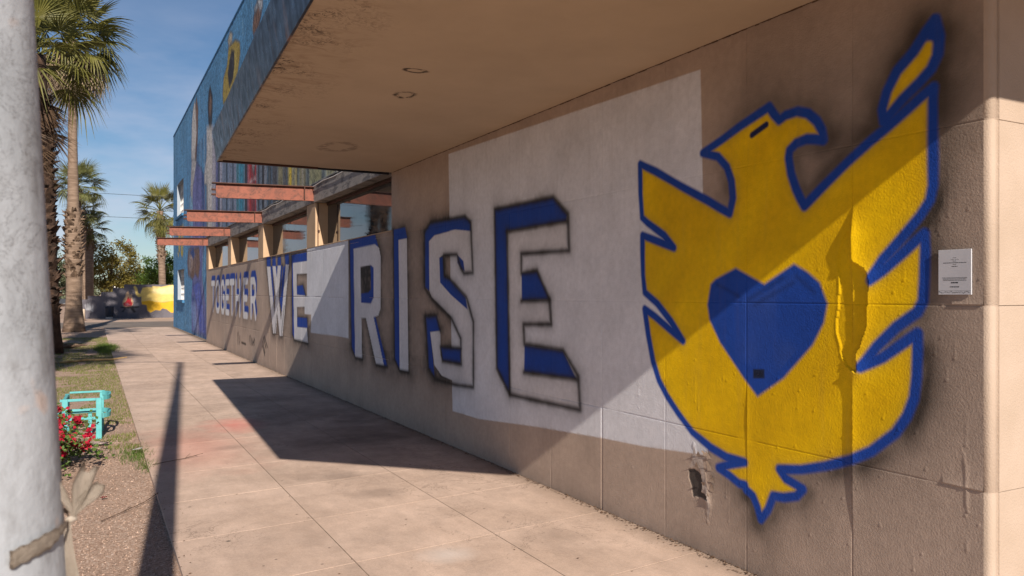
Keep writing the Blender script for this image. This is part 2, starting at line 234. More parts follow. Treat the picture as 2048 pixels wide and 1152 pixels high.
def empty(name, loc=(0, 0, 0), rz=0):
    o = bpy.data.objects.new(name, None)
    o.location = loc
    o.rotation_euler = (0, 0, rz)
    o.empty_display_size = 0.2
    col.objects.link(o)
    return o

def link(name, me, mat, parent=None, smooth=False):
    o = bpy.data.objects.new(name, me)
    if mat is not None and not me.materials:
        me.materials.append(mat)
    col.objects.link(o)
    if parent is not None:
        o.parent = parent
    if smooth:
        me.polygons.foreach_set('use_smooth', [True] * len(me.polygons))
    return o

class MB:
    def __init__(s):
        s.v, s.f = [], []
    def poly(s, pts):
        n = len(s.v)
        s.v += [tuple(p) for p in pts]
        s.f.append(tuple(range(n, n + len(pts))))
    def box(s, x0, x1, y0, y1, z0, z1, m=None):
        n = len(s.v)
        p = [(x0, y0, z0), (x1, y0, z0), (x1, y1, z0), (x0, y1, z0), (x0, y0, z1), (x1, y0, z1), (x1, y1, z1), (x0, y1, z1)]
        if m is not None:
            p = [tuple(m @ Vector(q)) for q in p]
        s.v += p
        s.f += [tuple(n + i for i in q) for q in ((0, 3, 2, 1), (4, 5, 6, 7), (0, 1, 5, 4), (1, 2, 6, 5), (2, 3, 7, 6), (3, 0, 4, 7))]
    def tube(s, pts, rad, seg=8, caps=True):
        pts = [Vector(p) for p in pts]
        if not isinstance(rad, (list, tuple)):
            rad = [rad] * len(pts)
        n0 = len(s.v)
        up = Vector((0, 0, 1))
        for i, p in enumerate(pts):
            a = pts[max(i - 1, 0)]
            b = pts[min(i + 1, len(pts) - 1)]
            t = (b - a).normalized()
            u = t.cross(up)
            if u.length < 1e-3:
                u = t.cross(Vector((0, 1, 0)))
            u.normalize()
            w = u.cross(t)
            for k in range(seg):
                an = 2 * math.pi * k / seg
                s.v.append(tuple(p + (u * math.cos(an) + w * math.sin(an)) * rad[i]))
        for i in range(len(pts) - 1):
            for k in range(seg):
                a = n0 + i * seg + k
                b = n0 + i * seg + (k + 1) % seg
                s.f.append((a, a + seg, b + seg, b))
        if caps:
            s.f.append(tuple(n0 + k for k in range(seg)))
            s.f.append(tuple(n0 + (len(pts) - 1) * seg + k for k in reversed(range(seg))))
    def prism(s, poly, z0, z1):
        n = len(s.v)
        m = len(poly)
        s.v += [(x, y, z0) for x, y in poly] + [(x, y, z1) for x, y in poly]
        s.f.append(tuple(n + i for i in reversed(range(m))))
        s.f.append(tuple(n + m + i for i in range(m)))
        for i in range(m):
            j = (i + 1) % m
            s.f.append((n + i, n + j, n + m + j, n + m + i))
    def mesh(s, name):
        me = bpy.data.meshes.new(name)
        me.from_pydata(s.v, [], s.f)
        me.update()
        return me
    def build(s, name, mat, parent=None, smooth=False, bevel=0):
        me = s.mesh(name)
        if bevel:
            bm = bmesh.new()
            bm.from_mesh(me)
            bmesh.ops.bevel(bm, geom=bm.edges[:], offset=bevel, segments=1, affect='EDGES')
            bm.to_mesh(me)
            bm.free()
        return link(name, me, mat, parent, smooth)

def grid_mesh(name, V, F, colors=None):
    me = bpy.data.meshes.new(name)
    nv, nf = len(V), len(F)
    me.vertices.add(nv)
    me.vertices.foreach_set('co', np.asarray(V, np.float32).ravel())
    me.loops.add(nf * 4)
    me.loops.foreach_set('vertex_index', np.asarray(F, np.int32).ravel())
    me.polygons.add(nf)
    me.polygons.foreach_set('loop_start', np.arange(0, nf * 4, 4, dtype=np.int32))
    me.polygons.foreach_set('loop_total', np.full(nf, 4, np.int32))
    me.polygons.foreach_set('use_smooth', np.ones(nf, bool))
    me.update(calc_edges=True)
    if colors is not None:
        at = me.color_attributes.new('paint', 'FLOAT_COLOR', 'POINT')
        c4 = np.ones((nv, 4), np.float32)
        c4[:, :3] = colors
        at.data.foreach_set('color', c4.ravel())
    return me

# ---- node helpers
class NT:
    def __init__(s, name):
        s.m = bpy.data.materials.new(name)
        s.m.use_nodes = True
        s.n, s.l = s.m.node_tree.nodes, s.m.node_tree.links
        s.b = s.n['Principled BSDF']
        s.out = s.n['Material Output']
        g = s.n.new('ShaderNodeNewGeometry')
        s.pos = g.outputs['Position']
    def noise(s, scale, detail=4, rough=0.55, vec=None, dist=0.0, sc3=None):
        t = s.n.new('ShaderNodeTexNoise')
        t.inputs['Scale'].default_value = scale
        t.inputs['Detail'].default_value = detail
        t.inputs['Roughness'].default_value = rough
        t.inputs['Distortion'].default_value = dist
        v = vec or s.pos
        if sc3:
            mp = s.n.new('ShaderNodeMapping')
            mp.inputs['Scale'].default_value = sc3
            s.l.new(v, mp.inputs['Vector'])
            v = mp.outputs['Vector']
        s.l.new(v, t.inputs['Vector'])
        return t.outputs['Fac']
    def voro(s, scale, out='Distance', feature='F1'):
        t = s.n.new('ShaderNodeTexVoronoi')
        t.feature = feature
        t.inputs['Scale'].default_value = scale
        s.l.new(s.pos, t.inputs['Vector'])
        return t.outputs[out]
    def ramp(s, fac, stops):
        r = s.n.new('ShaderNodeValToRGB')
        e = r.color_ramp.elements
        while len(e) < len(stops):
            e.new(0.5)
        for i, (p, c) in enumerate(stops):
            e[i].position = p
            e[i].color = (*c, 1) if not isinstance(c, (int, float)) else (c, c, c, 1)
        s.l.new(fac, r.inputs['Fac'])
        return r.outputs['Color']
    def mix(s, a, b, fac, mode='MIX'):
        m = s.n.new('ShaderNodeMixRGB')
        m.blend_type = mode
        for sock, v in (('Color1', a), ('Color2', b), ('Fac', fac)):
            if hasattr(v, 'node'):
                s.l.new(v, m.inputs[sock])
            elif sock == 'Fac':
                m.inputs[sock].default_value = v
            else:
                m.inputs[sock].default_value = (*v, 1)
        return m.outputs['Color']
    def math(s, op, a, b=0.0):
        m = s.n.new('ShaderNodeMath')
        m.operation = op
        for i, v in enumerate((a, b)):
            if hasattr(v, 'node'):
                s.l.new(v, m.inputs[i])
            else:
                m.inputs[i].default_value = v
        return m.outputs[0]
    def spot(s, cx, cy, cz, rx, ry, rz, soft=0.5, wob=0.3, wscale=3.0):
        """1 inside a ragged ellipsoid patch in the place"""
        mp = s.n.new('ShaderNodeMapping')
        mp.vector_type = 'TEXTURE'
        mp.inputs['Location'].default_value = (cx, cy, cz)
        mp.inputs['Scale'].default_value = (rx, ry, rz)
        s.l.new(s.pos, mp.inputs['Vector'])
        ln = s.n.new('ShaderNodeVectorMath')
        ln.operation = 'LENGTH'
        s.l.new(mp.outputs['Vector'], ln.inputs[0])
        nz = s.noise(wscale, 4, 0.6)
        d = s.math('ADD', ln.outputs['Value'], s.math('MULTIPLY', s.math('SUBTRACT', nz, 0.5), wob * 3))
        mr = s.n.new('ShaderNodeMapRange')
        mr.inputs['From Min'].default_value = 1.0
        mr.inputs['From Max'].default_value = 1.0 - soft
        s.l.new(d, mr.inputs['Value'])
        return mr.outputs['Result']
    def bump(s, h, dist, strength=1.0, prev=None):
        b = s.n.new('ShaderNodeBump')
        b.inputs['Strength'].default_value = strength
        b.inputs['Distance'].default_value = dist
        s.l.new(h, b.inputs['Height'])
        if prev is not None:
            s.l.new(prev, b.inputs['Normal'])
        return b.outputs['Normal']
    def fin(s, color=None, rough=0.8, normal=None, metal=0.0, spec=0.3):
        if color is not None:
            if hasattr(color, 'node'):
                s.l.new(color, s.b.inputs['Base Color'])
            else:
                s.b.inputs['Base Color'].default_value = (*color, 1)
        if hasattr(rough, 'node'):
            s.l.new(rough, s.b.inputs['Roughness'])
        else:
            s.b.inputs['Roughness'].default_value = rough
        s.b.inputs['Metallic'].default_value = metal
        s.b.inputs['Specular IOR Level'].default_value = spec
        if normal is not None:
            s.l.new(normal, s.b.inputs['Normal'])
        return s.m

def plain(name, c1, c2, scale=6, rough=0.8, bs=60, bd=0.001, metal=0.0, spec=0.3, sc3=None):
    t = NT(name)
    k = t.ramp(t.noise(scale, 5, 0.6, sc3=sc3), [(0.32, c1), (0.68, c2)])
    return t.fin(k, rough, t.bump(t.noise(bs, 4), bd), metal, spec)

def leafmat(name, c1, c2, scale=3.0, trans=0.3):
    t = NT(name)
    k = t.ramp(t.noise(scale, 4, 0.7), [(0.3, c1), (0.7, c2)])
    t.fin(k, 0.55, None, 0, 0.35)
    tr = t.n.new('ShaderNodeBsdfTranslucent')
    t.l.new(k, tr.inputs['Color'])
    mx = t.n.new('ShaderNodeMixShader')
    mx.inputs['Fac'].default_value = trans
    t.l.new(t.b.outputs['BSDF'], mx.inputs[1])
    t.l.new(tr.outputs['BSDF'], mx.inputs[2])
    t.l.new(mx.outputs['Shader'], t.out.inputs['Surface'])
    return t.m

# ------------------------------------------------------------------ materials
MAT = {}
# painted stucco wall: colour comes from the paint laid on the wall mesh, grain and relief from nodes
t = NT('painted_stucco')
a = t.n.new('ShaderNodeAttribute')
a.attribute_name = 'paint'
v1 = t.ramp(t.noise(2.2, 5, 0.6), [(0.3, 0.86), (0.7, 1.05)])
v2 = t.ramp(t.noise(22, 4, 0.65), [(0.3, 0.91), (0.7, 1.05)])
k = t.mix(a.outputs['Color'], v1, 1.0, 'MULTIPLY')
k = t.mix(k, v2, 1.0, 'MULTIPLY')
streak = t.ramp(t.noise(1.0, 5, 0.7, sc3=(9, 9, 0.7)), [(0.55, 0.0), (0.8, 0.35)])
k = t.mix(k, (0.16, 0.12, 0.09), t.math('MULTIPLY', streak, 0.4))
n1 = t.bump(t.noise(95, 4, 0.65), 0.0032, 0.75)
n1 = t.bump(t.noise(34, 3, 0.5), 0.0035, 0.22, n1)
n1 = t.bump(t.noise(3.0, 2, 0.5), 0.02, 0.10, n1)
MAT['wall'] = t.fin(k, 0.72, n1, 0, 0.2)

t = NT('mural_stucco')
a = t.n.new('ShaderNodeAttribute')
a.attribute_name = 'paint'
v1 = t.ramp(t.noise(9, 6, 0.75, sc3=(1, 1.6, 0.35)), [(0.3, 0.6), (0.7, 1.35)])
v2 = t.ramp(t.noise(13, 5, 0.75), [(0.38, 0.4), (0.56, 1.2)])
k = t.mix(a.outputs['Color'], v1, 1.0, 'MULTIPLY')
k = t.mix(k, v2, 1.0, 'MULTIPLY')
MAT['mural'] = t.fin(k, 0.7, t.bump(t.noise(28, 4, 0.65), 0.02, 0.7), 0, 0.3)

t = NT('campfire_paint')
a = t.n.new('ShaderNodeAttribute')
a.attribute_name = 'paint'
k = t.mix(a.outputs['Color'], t.ramp(t.noise(3, 5, 0.7), [(0.3, 0.85), (0.7, 1.1)]), 1.0, 'MULTIPLY')
MAT['fire'] = t.fin(k, 0.8, t.bump(t.noise(14, 3), 0.02, 0.5))

MAT['beige'] = plain('beige_stucco', (.375, .285, .215), (.43, .33, .258), 3, .75, 130, .0025)
MAT['post'] = plain('post_plaster', (.42, .285, .175), (.48, .33, .21), 4, .75, 110, .002)

# soffit with rust-brown stains along the street edge
t = NT('soffit_stucco')
k = t.ramp(t.noise(1.1, 5, 0.6), [(0.3, (.43, .335, .235)), (0.7, (.51, .40, .285))])
sep = t.n.new('ShaderNodeSeparateXYZ')
t.l.new(t.pos, sep.inputs[0])
edge = t.math('SUBTRACT', sep.outputs['X'], t.math('MULTIPLY', sep.outputs['Y'], 0.0477))   # street edge lies near 0.81
near = t.n.new('ShaderNodeMapRange')
near.inputs['From Min'].default_value = 1.42
near.inputs['From Max'].default_value = 0.84
t.l.new(edge, near.inputs['Value'])
st = t.math('MULTIPLY', near.outputs['Result'], t.ramp(t.noise(5, 6, 0.75, dist=1.2, sc3=(0.7, 1.6, 1)), [(0.47, 0.0), (0.66, 1.0)]))
st = t.math('MULTIPLY', st, t.ramp(t.noise(1.3, 3), [(0.42, 0.25), (0.58, 1.0)]))
k = t.mix(k, (.15, .075, .035), t.math('MULTIPLY', st, 0.8))
st2 = t.math('MULTIPLY', near.outputs['Result'], t.ramp(t.noise(16, 5, 0.8, dist=2.0), [(0.50, 0.0), (0.58, 1.0)]))
st2 = t.math('MULTIPLY', st2, t.ramp(t.noise(2.2, 3), [(0.48, 0.0), (0.6, 1.0)]))
k = t.mix(k, (.03, .018, .012), t.math('MULTIPLY', st2, 0.95))
for (cx, cy, rx, ry) in ((2.16, 5.86, .10, .13), (1.99, 5.19, .10, .06), (2.30, 8.27, .22, .34)):
    sp = t.spot(cx, cy, 3.19, rx, ry, 1.0, 0.25, 0.25, 9)
    ring = t.math('MULTIPLY', sp, t.math('SUBTRACT', 1.0, t.spot(cx, cy, 3.19, rx * .66, ry * .66, 1.0, 0.3, 0.3, 12)))
    brk = t.ramp(t.noise(14, 5, .7), [(0.40, 0.0), (0.50, 1.0)])
    ring = t.math('MULTIPLY', ring, brk)
    k = t.mix(k, (.04, .025, .015), t.math('MULTIPLY', ring, 0.95 if rx < .2 else 0.4))
MAT['soffit'] = t.fin(k, 0.85, t.bump(t.noise(120, 4, .6), .0025, .7, t.bump(t.noise(6, 4), .01, .25)))

t = NT('fascia_metal')
k = t.ramp(t.noise(1.0, 5, 0.7, sc3=(1, 5.0, 0.5)), [(0.35, (.010, .011, .018)), (0.7, (.042, .045, .058))])
ru = t.ramp(t.noise(2.2, 5, 0.7, sc3=(1, 2.2, 0.6)), [(0.56, 0.0), (0.72, 0.8)])
k = t.mix(k, (.25, .12, .06), ru)
MAT['fascia'] = t.fin(k, t.ramp(t.noise(9, 4), [(0.3, 0.22), (0.7, 0.5)]), t.bump(t.noise(5, 3, .5, sc3=(1, 3, .4)), .01, .3), 0.25, 0.35)

t = NT('rusty_red_steel')
k = t.ramp(t.noise(4, 6, 0.7), [(0.3, (.18, .053, .030)), (0.7, (.27, .08, .046))])
r1 = t.ramp(t.noise(7, 6, 0.8, dist=1.0), [(0.47, 0.0), (0.62, 1.0)])
k = t.mix(k, (.075, .03, .02), t.math('MULTIPLY', r1, 0.85))
MAT['beam'] = t.fin(k, 0.6, t.bump(t.noise(50, 4), .002, .5), 0, 0.4)
MAT['flange'] = plain('dark_rust_steel', (.045, .02, .014), (.10, .042, .028), 9, .7, 60, .002)

t = NT('weathered_header')
k = t.ramp(t.noise(3, 6, 0.7), [(0.3, (.20, .18, .165)), (0.7, (.31, .285, .265))])
pe = t.ramp(t.noise(4, 6, 0.75, sc3=(1, 0.7, 2.5), dist=.6), [(0.5, 0.0), (0.58, 1.0)])
k = t.mix(k, (.075, .07, .075), t.math('MULTIPLY', pe, 0.75))
MAT['header'] = t.fin(k, 0.85, t.bump(t.noise(30, 5), .004, .6))
MAT['flash'] = plain('bent_flashing', (.03, .028, .027), (.30, .28, .26), 5, .5, 20, .01, .5)

t = NT('window_glass')
k = t.ramp(t.noise(1.2, 4, 0.6), [(0.35, (.02, .022, .024)), (0.7, (.05, .052, .05))])
MAT['glass'] = t.fin(k, t.ramp(t.noise(3, 4), [(0.4, 0.02), (0.8, 0.12)]), t.bump(t.noise(2.0, 2), .003, .2), 0, 0.8)

# concrete sidewalk
t = NT('sidewalk_concrete')
k = t.ramp(t.noise(1.3, 6, 0.6), [(0.28, (.50, .365, .285)), (0.72, (.615, .46, .37))])
k = t.mix(k, t.ramp(t.noise(60, 4, 0.7), [(0.3, 0.88), (0.7, 1.06)]), 1.0, 'MULTIPLY')
k = t.mix(k, t.ramp(t.noise(7, 6, 0.75), [(0.3, 0.9), (0.7, 1.05)]), 1.0, 'MULTIPLY')
k = t.mix(k, t.ramp(t.noise(260, 2, 0.6), [(0.35, 0.8), (0.5, 1.0), (0.66, 1.1)]), 0.8, 'MULTIPLY')
oi = t.n.new('ShaderNodeObjectInfo')
k = t.mix(k, t.ramp(oi.outputs['Random'], [(0.0, 0.87), (1.0, 1.06)]), 1.0, 'MULTIPLY')
crk = t.math('MULTIPLY', t.ramp(t.noise(1.6, 6, .7, dist=.8), [(0.494, 0.0), (0.5, 1.0), (0.506, 0.0)]), t.ramp(t.noise(.5, 2), [(0.5, 0.0), (0.6, 1.0)]))
k = t.mix(k, (.12, .085, .065), t.math('MULTIPLY', crk, 0.7))
k = t.mix(k, t.ramp(t.noise(3.2, 6, .7, sc3=(1, .5, 1)), [(0.35, 0.82), (0.65, 1.06)]), 1.0, 'MULTIPLY')
k = t.mix(k, (.60, .22, .17), t.math('MULTIPLY', t.spot(1.0, 9.0, 0, .8, 1.7, 3, 0.95, .35, 1.7), 0.38))
k = t.mix(k, (.62, .16, .13), t.math('MULTIPLY', t.spot(1.55, 10.3, 0, .42, .75, 3, 0.9, .4, 2.4), 0.6))
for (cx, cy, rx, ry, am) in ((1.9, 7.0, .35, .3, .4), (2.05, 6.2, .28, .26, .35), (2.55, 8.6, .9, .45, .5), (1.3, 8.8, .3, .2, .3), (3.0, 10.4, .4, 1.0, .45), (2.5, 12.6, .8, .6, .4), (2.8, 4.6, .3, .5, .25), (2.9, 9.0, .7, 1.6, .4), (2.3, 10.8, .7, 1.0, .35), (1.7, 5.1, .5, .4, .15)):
    k = t.mix(k, (.10, .078, .066), t.math('MULTIPLY', t.spot(cx, cy, 0, rx, ry, 3, 0.9, .4, 2.6), am))  # dark stains; the wide ones near the wall also paint in canopy shade
k = t.mix(k, (.62, .56, .52), t.math('MULTIPLY', t.spot(1.95, 4.55, 0, .22, .2, 3, 0.9, .3, 5), .5))
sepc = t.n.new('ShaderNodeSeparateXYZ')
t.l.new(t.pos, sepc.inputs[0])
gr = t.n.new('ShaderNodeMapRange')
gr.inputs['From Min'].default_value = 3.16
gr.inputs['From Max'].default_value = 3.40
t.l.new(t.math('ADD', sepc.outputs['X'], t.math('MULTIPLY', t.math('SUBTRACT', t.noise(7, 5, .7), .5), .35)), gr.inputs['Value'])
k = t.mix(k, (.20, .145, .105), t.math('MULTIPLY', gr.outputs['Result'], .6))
gum = t.ramp(t.voro(1.7), [(0.02, 1.0), (0.032, 0.0)])
k = t.mix(k, (.05, .045, .04), t.math('MULTIPLY', gum, 0.8))
dots = t.ramp(t.voro(5.5), [(0.035, 1.0), (0.06, 0.0)])
k = t.mix(k, (.07, .05, .04), t.math('MULTIPLY', dots, 0.7))
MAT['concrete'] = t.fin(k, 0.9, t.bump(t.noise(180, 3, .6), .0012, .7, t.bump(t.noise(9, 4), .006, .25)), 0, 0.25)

# decomposed granite
t = NT('granite_gravel')
cell = t.voro(95, 'Color')
sx = t.n.new('ShaderNodeSeparateColor')
t.l.new(cell, sx.inputs[0])
k = t.ramp(sx.outputs[0], [(0.0, (.13, .085, .06)), (0.25, (.30, .195, .14)), (0.6, (.41, .275, .205)), (0.85, (.50, .36, .28)), (1.0, (.62, .50, .42))])
k = t.mix(k, t.ramp(t.noise(1.1, 5, .6), [(0.3, 0.82), (0.7, 1.08)]), 1.0, 'MULTIPLY')
far = t.mix((.34, .235, .175), (.40, .285, .215), t.noise(.6, 5, .6))
k = t.mix(k, far, 0.25)
MAT['gravel'] = t.fin(k, 0.95, t.bump(t.voro(95), .006, .9), 0, 0.15)
MAT['dirt'] = plain('tan_dirt', (.36, .25, .185), (.44, .32, .245), 1.2, .95, 30, .006)
MAT['joint'] = plain('joint_dirt', (.12, .085, .06), (.24, .175, .13), 9, .95, 60, .002)
MAT['asphalt'] = plain('worn_asphalt', (.13, .105, .09), (.20, .165, .14), 1.5, .95, 60, .004)
MAT['street'] = plain('grey_asphalt', (.055, .055, .058), (.085, .083, .083), 1.5, .95, 60, .004)
MAT['kerb'] = plain('kerb_concrete', (.36, .31, .27), (.46, .40, .35), 2, .9, 60, .002)

t = NT('pole_paint')
k = t.ramp(t.noise(6, 6, 0.6), [(0.3, (.29, .305, .325)), (0.7, (.41, .425, .45))])
k = t.mix(k, (.17, .165, .165), t.math('MULTIPLY', t.ramp(t.noise(17, 5, .7, sc3=(1, 1, .45)), [(0.52, 0.0), (0.72, 1.0)]), .75))
k = t.mix(k, (.50, .33, .24), t.math('MULTIPLY', t.ramp(t.noise(12, 3, .5), [(0.68, 0.0), (0.74, 1.0)]), .5))
ck = t.ramp(t.noise(7, 6, .75, dist=2.2, sc3=(1, 1, 1.8)), [(0.49, 0.0), (0.5, 1.0), (0.51, 0.0)])
ck = t.math('MULTIPLY', ck, t.ramp(t.noise(3.5, 3), [(0.5, 0.0), (0.6, 1.0)]))
k = t.mix(k, (.07, .06, .055), t.math('MULTIPLY', ck, .9))
MAT['pole'] = t.fin(k, 0.6, t.bump(ck, .0025, -.6, t.bump(t.noise(30, 5, .6), .004, .6)), 0, 0.35)
MAT['lamp'] = plain('lamp_metal', (.3, .3, .3), (.4, .4, .4), 6, .5, 40, .001, .4)

t = NT('ribbon_cloth')
k = t.ramp(t.noise(25, 5, .7), [(0.3, (.34, .285, .23)), (0.7, (.55, .475, .40))])
t.fin(k, .9, t.bump(t.noise(300, 2), .001, .6))
tr = t.n.new('ShaderNodeBsdfTranslucent')
t.l.new(k, tr.inputs['Color'])
mx = t.n.new('ShaderNodeMixShader')
mx.inputs['Fac'].default_value = .22
t.l.new(t.b.outputs['BSDF'], mx.inputs[1]); t.l.new(tr.outputs['BSDF'], mx.inputs[2])
t.l.new(mx.outputs['Shader'], t.out.inputs['Surface'])
MAT['ribbon'] = t.m

t = NT('palm_trunk')
rings = t.noise(1.0, 4, .6, sc3=(2, 2, 12))
k = t.ramp(rings, [(0.3, (.12, .08, .055)), (0.7, (.26, .185, .135))])
MAT['trunk'] = t.fin(k, .95, t.bump(rings, .03, .6, t.bump(t.noise(30, 4), .01, .5)))
MAT['boot'] = plain('palm_boots', (.05, .03, .02), (.22, .15, .10), 7, .95, 25, .01)
MAT['boot_dark'] = plain('palm_boots_dark', (.02, .012, .009), (.085, .05, .033), 7, .95, 25, .01)
MAT['palm'] = leafmat('palm_leaf', (.06, .066, .011), (.20, .18, .042), 2.5, .22)
MAT['palm_young'] = leafmat('palm_leaf_pale', (.08, .095, .028), (.20, .20, .07), 2.5, .25)
MAT['palm_dead'] = leafmat('palm_dead_leaf', (.20, .135, .085), (.46, .35, .24), 3, .2)
MAT['palm_dark'] = leafmat('palm_dead_brown', (.055, .035, .022), (.16, .10, .06), 3, .15)
MAT['bark'] = plain('tree_bark', (.07, .05, .035), (.16, .12, .09), 6, .95, 20, .01)
MAT['leaf_olive'] = leafmat('olive_leaf', (.08, .07, .012), (.26, .20, .045), 1.3, .3)
MAT['leaf_green'] = leafmat('green_leaf', (.035, .07, .01), (.11, .17, .025), 1.3, .3)
MAT['leaf_grey'] = leafmat('grey_green_leaf', (.07, .085, .045), (.16, .17, .09), 1.3, .3)
MAT['leaf_bush'] = leafmat('bush_leaf', (.035, .075, .012), (.12, .19, .035), 14, .25)
MAT['bract'] = leafmat('red_bract', (.30, .006, .02), (.58, .02, .06), 22, .3)
MAT['grass'] = leafmat('grass_blade', (.10, .12, .02), (.22, .24, .06), 4, .3)
MAT['tuft'] = leafmat('tuft_blade', (.05, .095, .012), (.13, .18, .035), 14, .3)
t = NT('turquoise_wood')
k = t.ramp(t.noise(9, 5, .65), [(0.3, (.08, .33, .345)), (0.7, (.12, .42, .43))])
k = t.mix(k, (.30, .25, .18), t.math('MULTIPLY', t.ramp(t.noise(26, 5, .75), [(0.62, 0.0), (0.7, 1.0)]), .6))
MAT['turq'] = t.fin(k, .55, t.bump(t.noise(60, 3, .5, sc3=(1, 1, 4)), .001, .6), 0, .4)
MAT['stick'] = plain('dry_stick', (.05, .03, .02), (.16, .10, .065), 12, .9, 60, .002)
MAT['frond_dry'] = plain('dry_frond', (.25, .15, .06), (.50, .34, .15), 9, .85, 60, .002)
MAT['card'] = plain('pale_card', (.55, .42, .38), (.68, .56, .52), 7, .9, 40, .002)
MAT['white'] = plain('white_paint', (.66, .64, .61), (.76, .74, .72), 5, .7, 60, .001)
MAT['reveal'] = plain('reveal_paint', (.27, .31, .36), (.33, .37, .41), 3, .8)
MAT['plaque'] = plain('plaque_face', (.50, .50, .53), (.57, .57, .60), 5, .45, 60, .0002)
MAT['ink'] = plain('black_ink', (.02, .02, .02), (.035, .035, .035), 9, .6)
MAT['bin'] = plain('dark_bin', (.015, .02, .035), (.04, .045, .06), 4, .6, 30, .004)
MAT['block'] = plain('bollard_concrete', (.50, .40, .30), (.60, .48, .37), 3, .85)
MAT['wire'] = plain('cable_black', (.02, .02, .02), (.04, .04, .04), 3, .6)
MAT['roof'] = plain('flat_roof', (.25, .24, .23), (.33, .32, .30), 2, .9)
MAT['bluepaint'] = plain('blue_stucco', (.035, .12, .24), (.05, .17, .32), 5, .75, 28, .02)
MAT['litter'] = plain('dry_litter', (.05, .028, .018), (.17, .10, .06), 22, .9)
MAT['stones'] = plain('gravel_stones', (.22, .14, .10), (.50, .36, .28), 45, .9, 90, .002)
MAT['tyre'] = plain('tyre', (.015, .015, .015), (.03, .03, .03), 8, .8)
MAT['carpaint'] = plain('silver_car', (.30, .32, .35), (.34, .36, .39), 3, .3, 20, .0001, .5, .5)

# ------------------------------------------------------------------ setting: ground, sidewalk, alley, street
g = MB()
g.poly([(-900, -60, -.03), (900, -60, -.03), (900, 3000, -.03), (-900, 3000, -.03)])
tag(g.build('ground', MAT['gravel']), kind='structure')

SW0, SW1 = .46, XW
base = MB()
base.box(SW0 + .01, SW1 + .2, -6, 43.2, -.14, -.0018)
side = tag(base.build('sidewalk', MAT['joint']), kind='structure')
SK = .12
ys = [3.5 - 1.05 * i for i in range(9, 0, -1)] + [3.5, 4.56, 5.6, 6.66, 7.72, 9.19, 10.25, 11.3, 12.35, 13.45, 14.6, 15.7, 16.87]
while ys[-1] < 42:
    ys.append(ys[-1] + 1.1)
xs = [SW0, 1.41, 2.41, SW1 - .004]
for i in range(len(ys) - 1):
    for j in range(3):
        gx, gy = .0035, .003
        x0, x1 = xs[j] + gx * (j > 0), xs[j + 1] - gx * (j < 2)
        q = [(x0, ys[i] + gy + SK * (x0 - SW0)), (x1, ys[i] + gy + SK * (x1 - SW0)), (x1, ys[i + 1] - gy + SK * (x1 - SW0)), (x0, ys[i + 1] - gy + SK * (x0 - SW0))]
        ex = rng.uniform(-.0006, .0006)
        m = MB()
        n = 0
        ins = .0005
        cx = sum(p[0] for p in q) / 4
        cy = sum(p[1] for p in q) / 4
        top = []
        for p in q:
            dx, dy = cx - p[0], cy - p[1]
            top.append((p[0] + math.copysign(ins, dx), p[1] + math.copysign(ins, dy), ex))
        mid = [(p[0], p[1], ex - .0006) for p in q]
        bot = [(p[0], p[1], -.05) for p in q]
        m.v = top + mid + bot
        m.f = [(0, 1, 2, 3)]
        for lo, hi in ((4, 0), (8, 4)):
            for a_ in range(4):
                b_ = (a_ + 1) % 4
                m.f.append((lo + a_, lo + b_, hi + b_, hi + a_))
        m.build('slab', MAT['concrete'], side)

a_ = MB()
a_.poly([(-4, 43.6, -.022), (60, 43.6, -.022), (60, 52, -.022), (-4, 52, -.022)])
tag(a_.build('alley_road', MAT['asphalt']), kind='structure')
a_ = MB()
a_.poly([(-4, 52, -.024), (60, 52, -.024), (60, 59.9, -.024), (-4, 59.9, -.024)])
tag(a_.build('dirt_apron', MAT['dirt']), kind='structure')
a_ = MB()
a_.poly([(-18, -60, -.14), (-4.2, -60, -.14), (-4.2, 900, -.14), (-18, 900, -.14)])
a_.v = [(x, y, -.02) for x, y, z in a_.v]
tag(a_.build('street', MAT['street']), kind='structure')
kb = MB()
for y0 in range(-20, 300, 4):
    kb.box(-4.22, -4.0, y0 + .006, y0 + 3.994, -.1, .08)
tag(kb.build('kerb', MAT['kerb']), kind='structure')

# ------------------------------------------------------------------ signed distance tools for the painting
def sdist(poly, P, closed=True):
    """distance to a polyline, negative inside when closed"""
    A = np.asarray(poly, float)
    d2 = np.full(len(P), 1e9)
    ins = np.zeros(len(P), bool)
    n = len(A)
    for i in range(n if closed else n - 1):
        a, b = A[i], A[(i + 1) % n]
        e = b - a
        w = P - a
        tt = np.clip((w @ e) / max(e @ e, 1e-12), 0, 1)
        q = w - tt[:, None] * e
        d2 = np.minimum(d2, (q * q).sum(1))
        if closed:
            c = ((a[1] > P[:, 1]) != (b[1] > P[:, 1]))
            if c.any():
                xi = (b[0] - a[0]) * (P[:, 1] - a[1]) / ((b[1] - a[1]) if abs(b[1] - a[1]) > 1e-12 else 1e-12) + a[0]
                ins ^= c & (P[:, 0] < xi)
    d = np.sqrt(d2)
    return np.where(ins, -d, d)

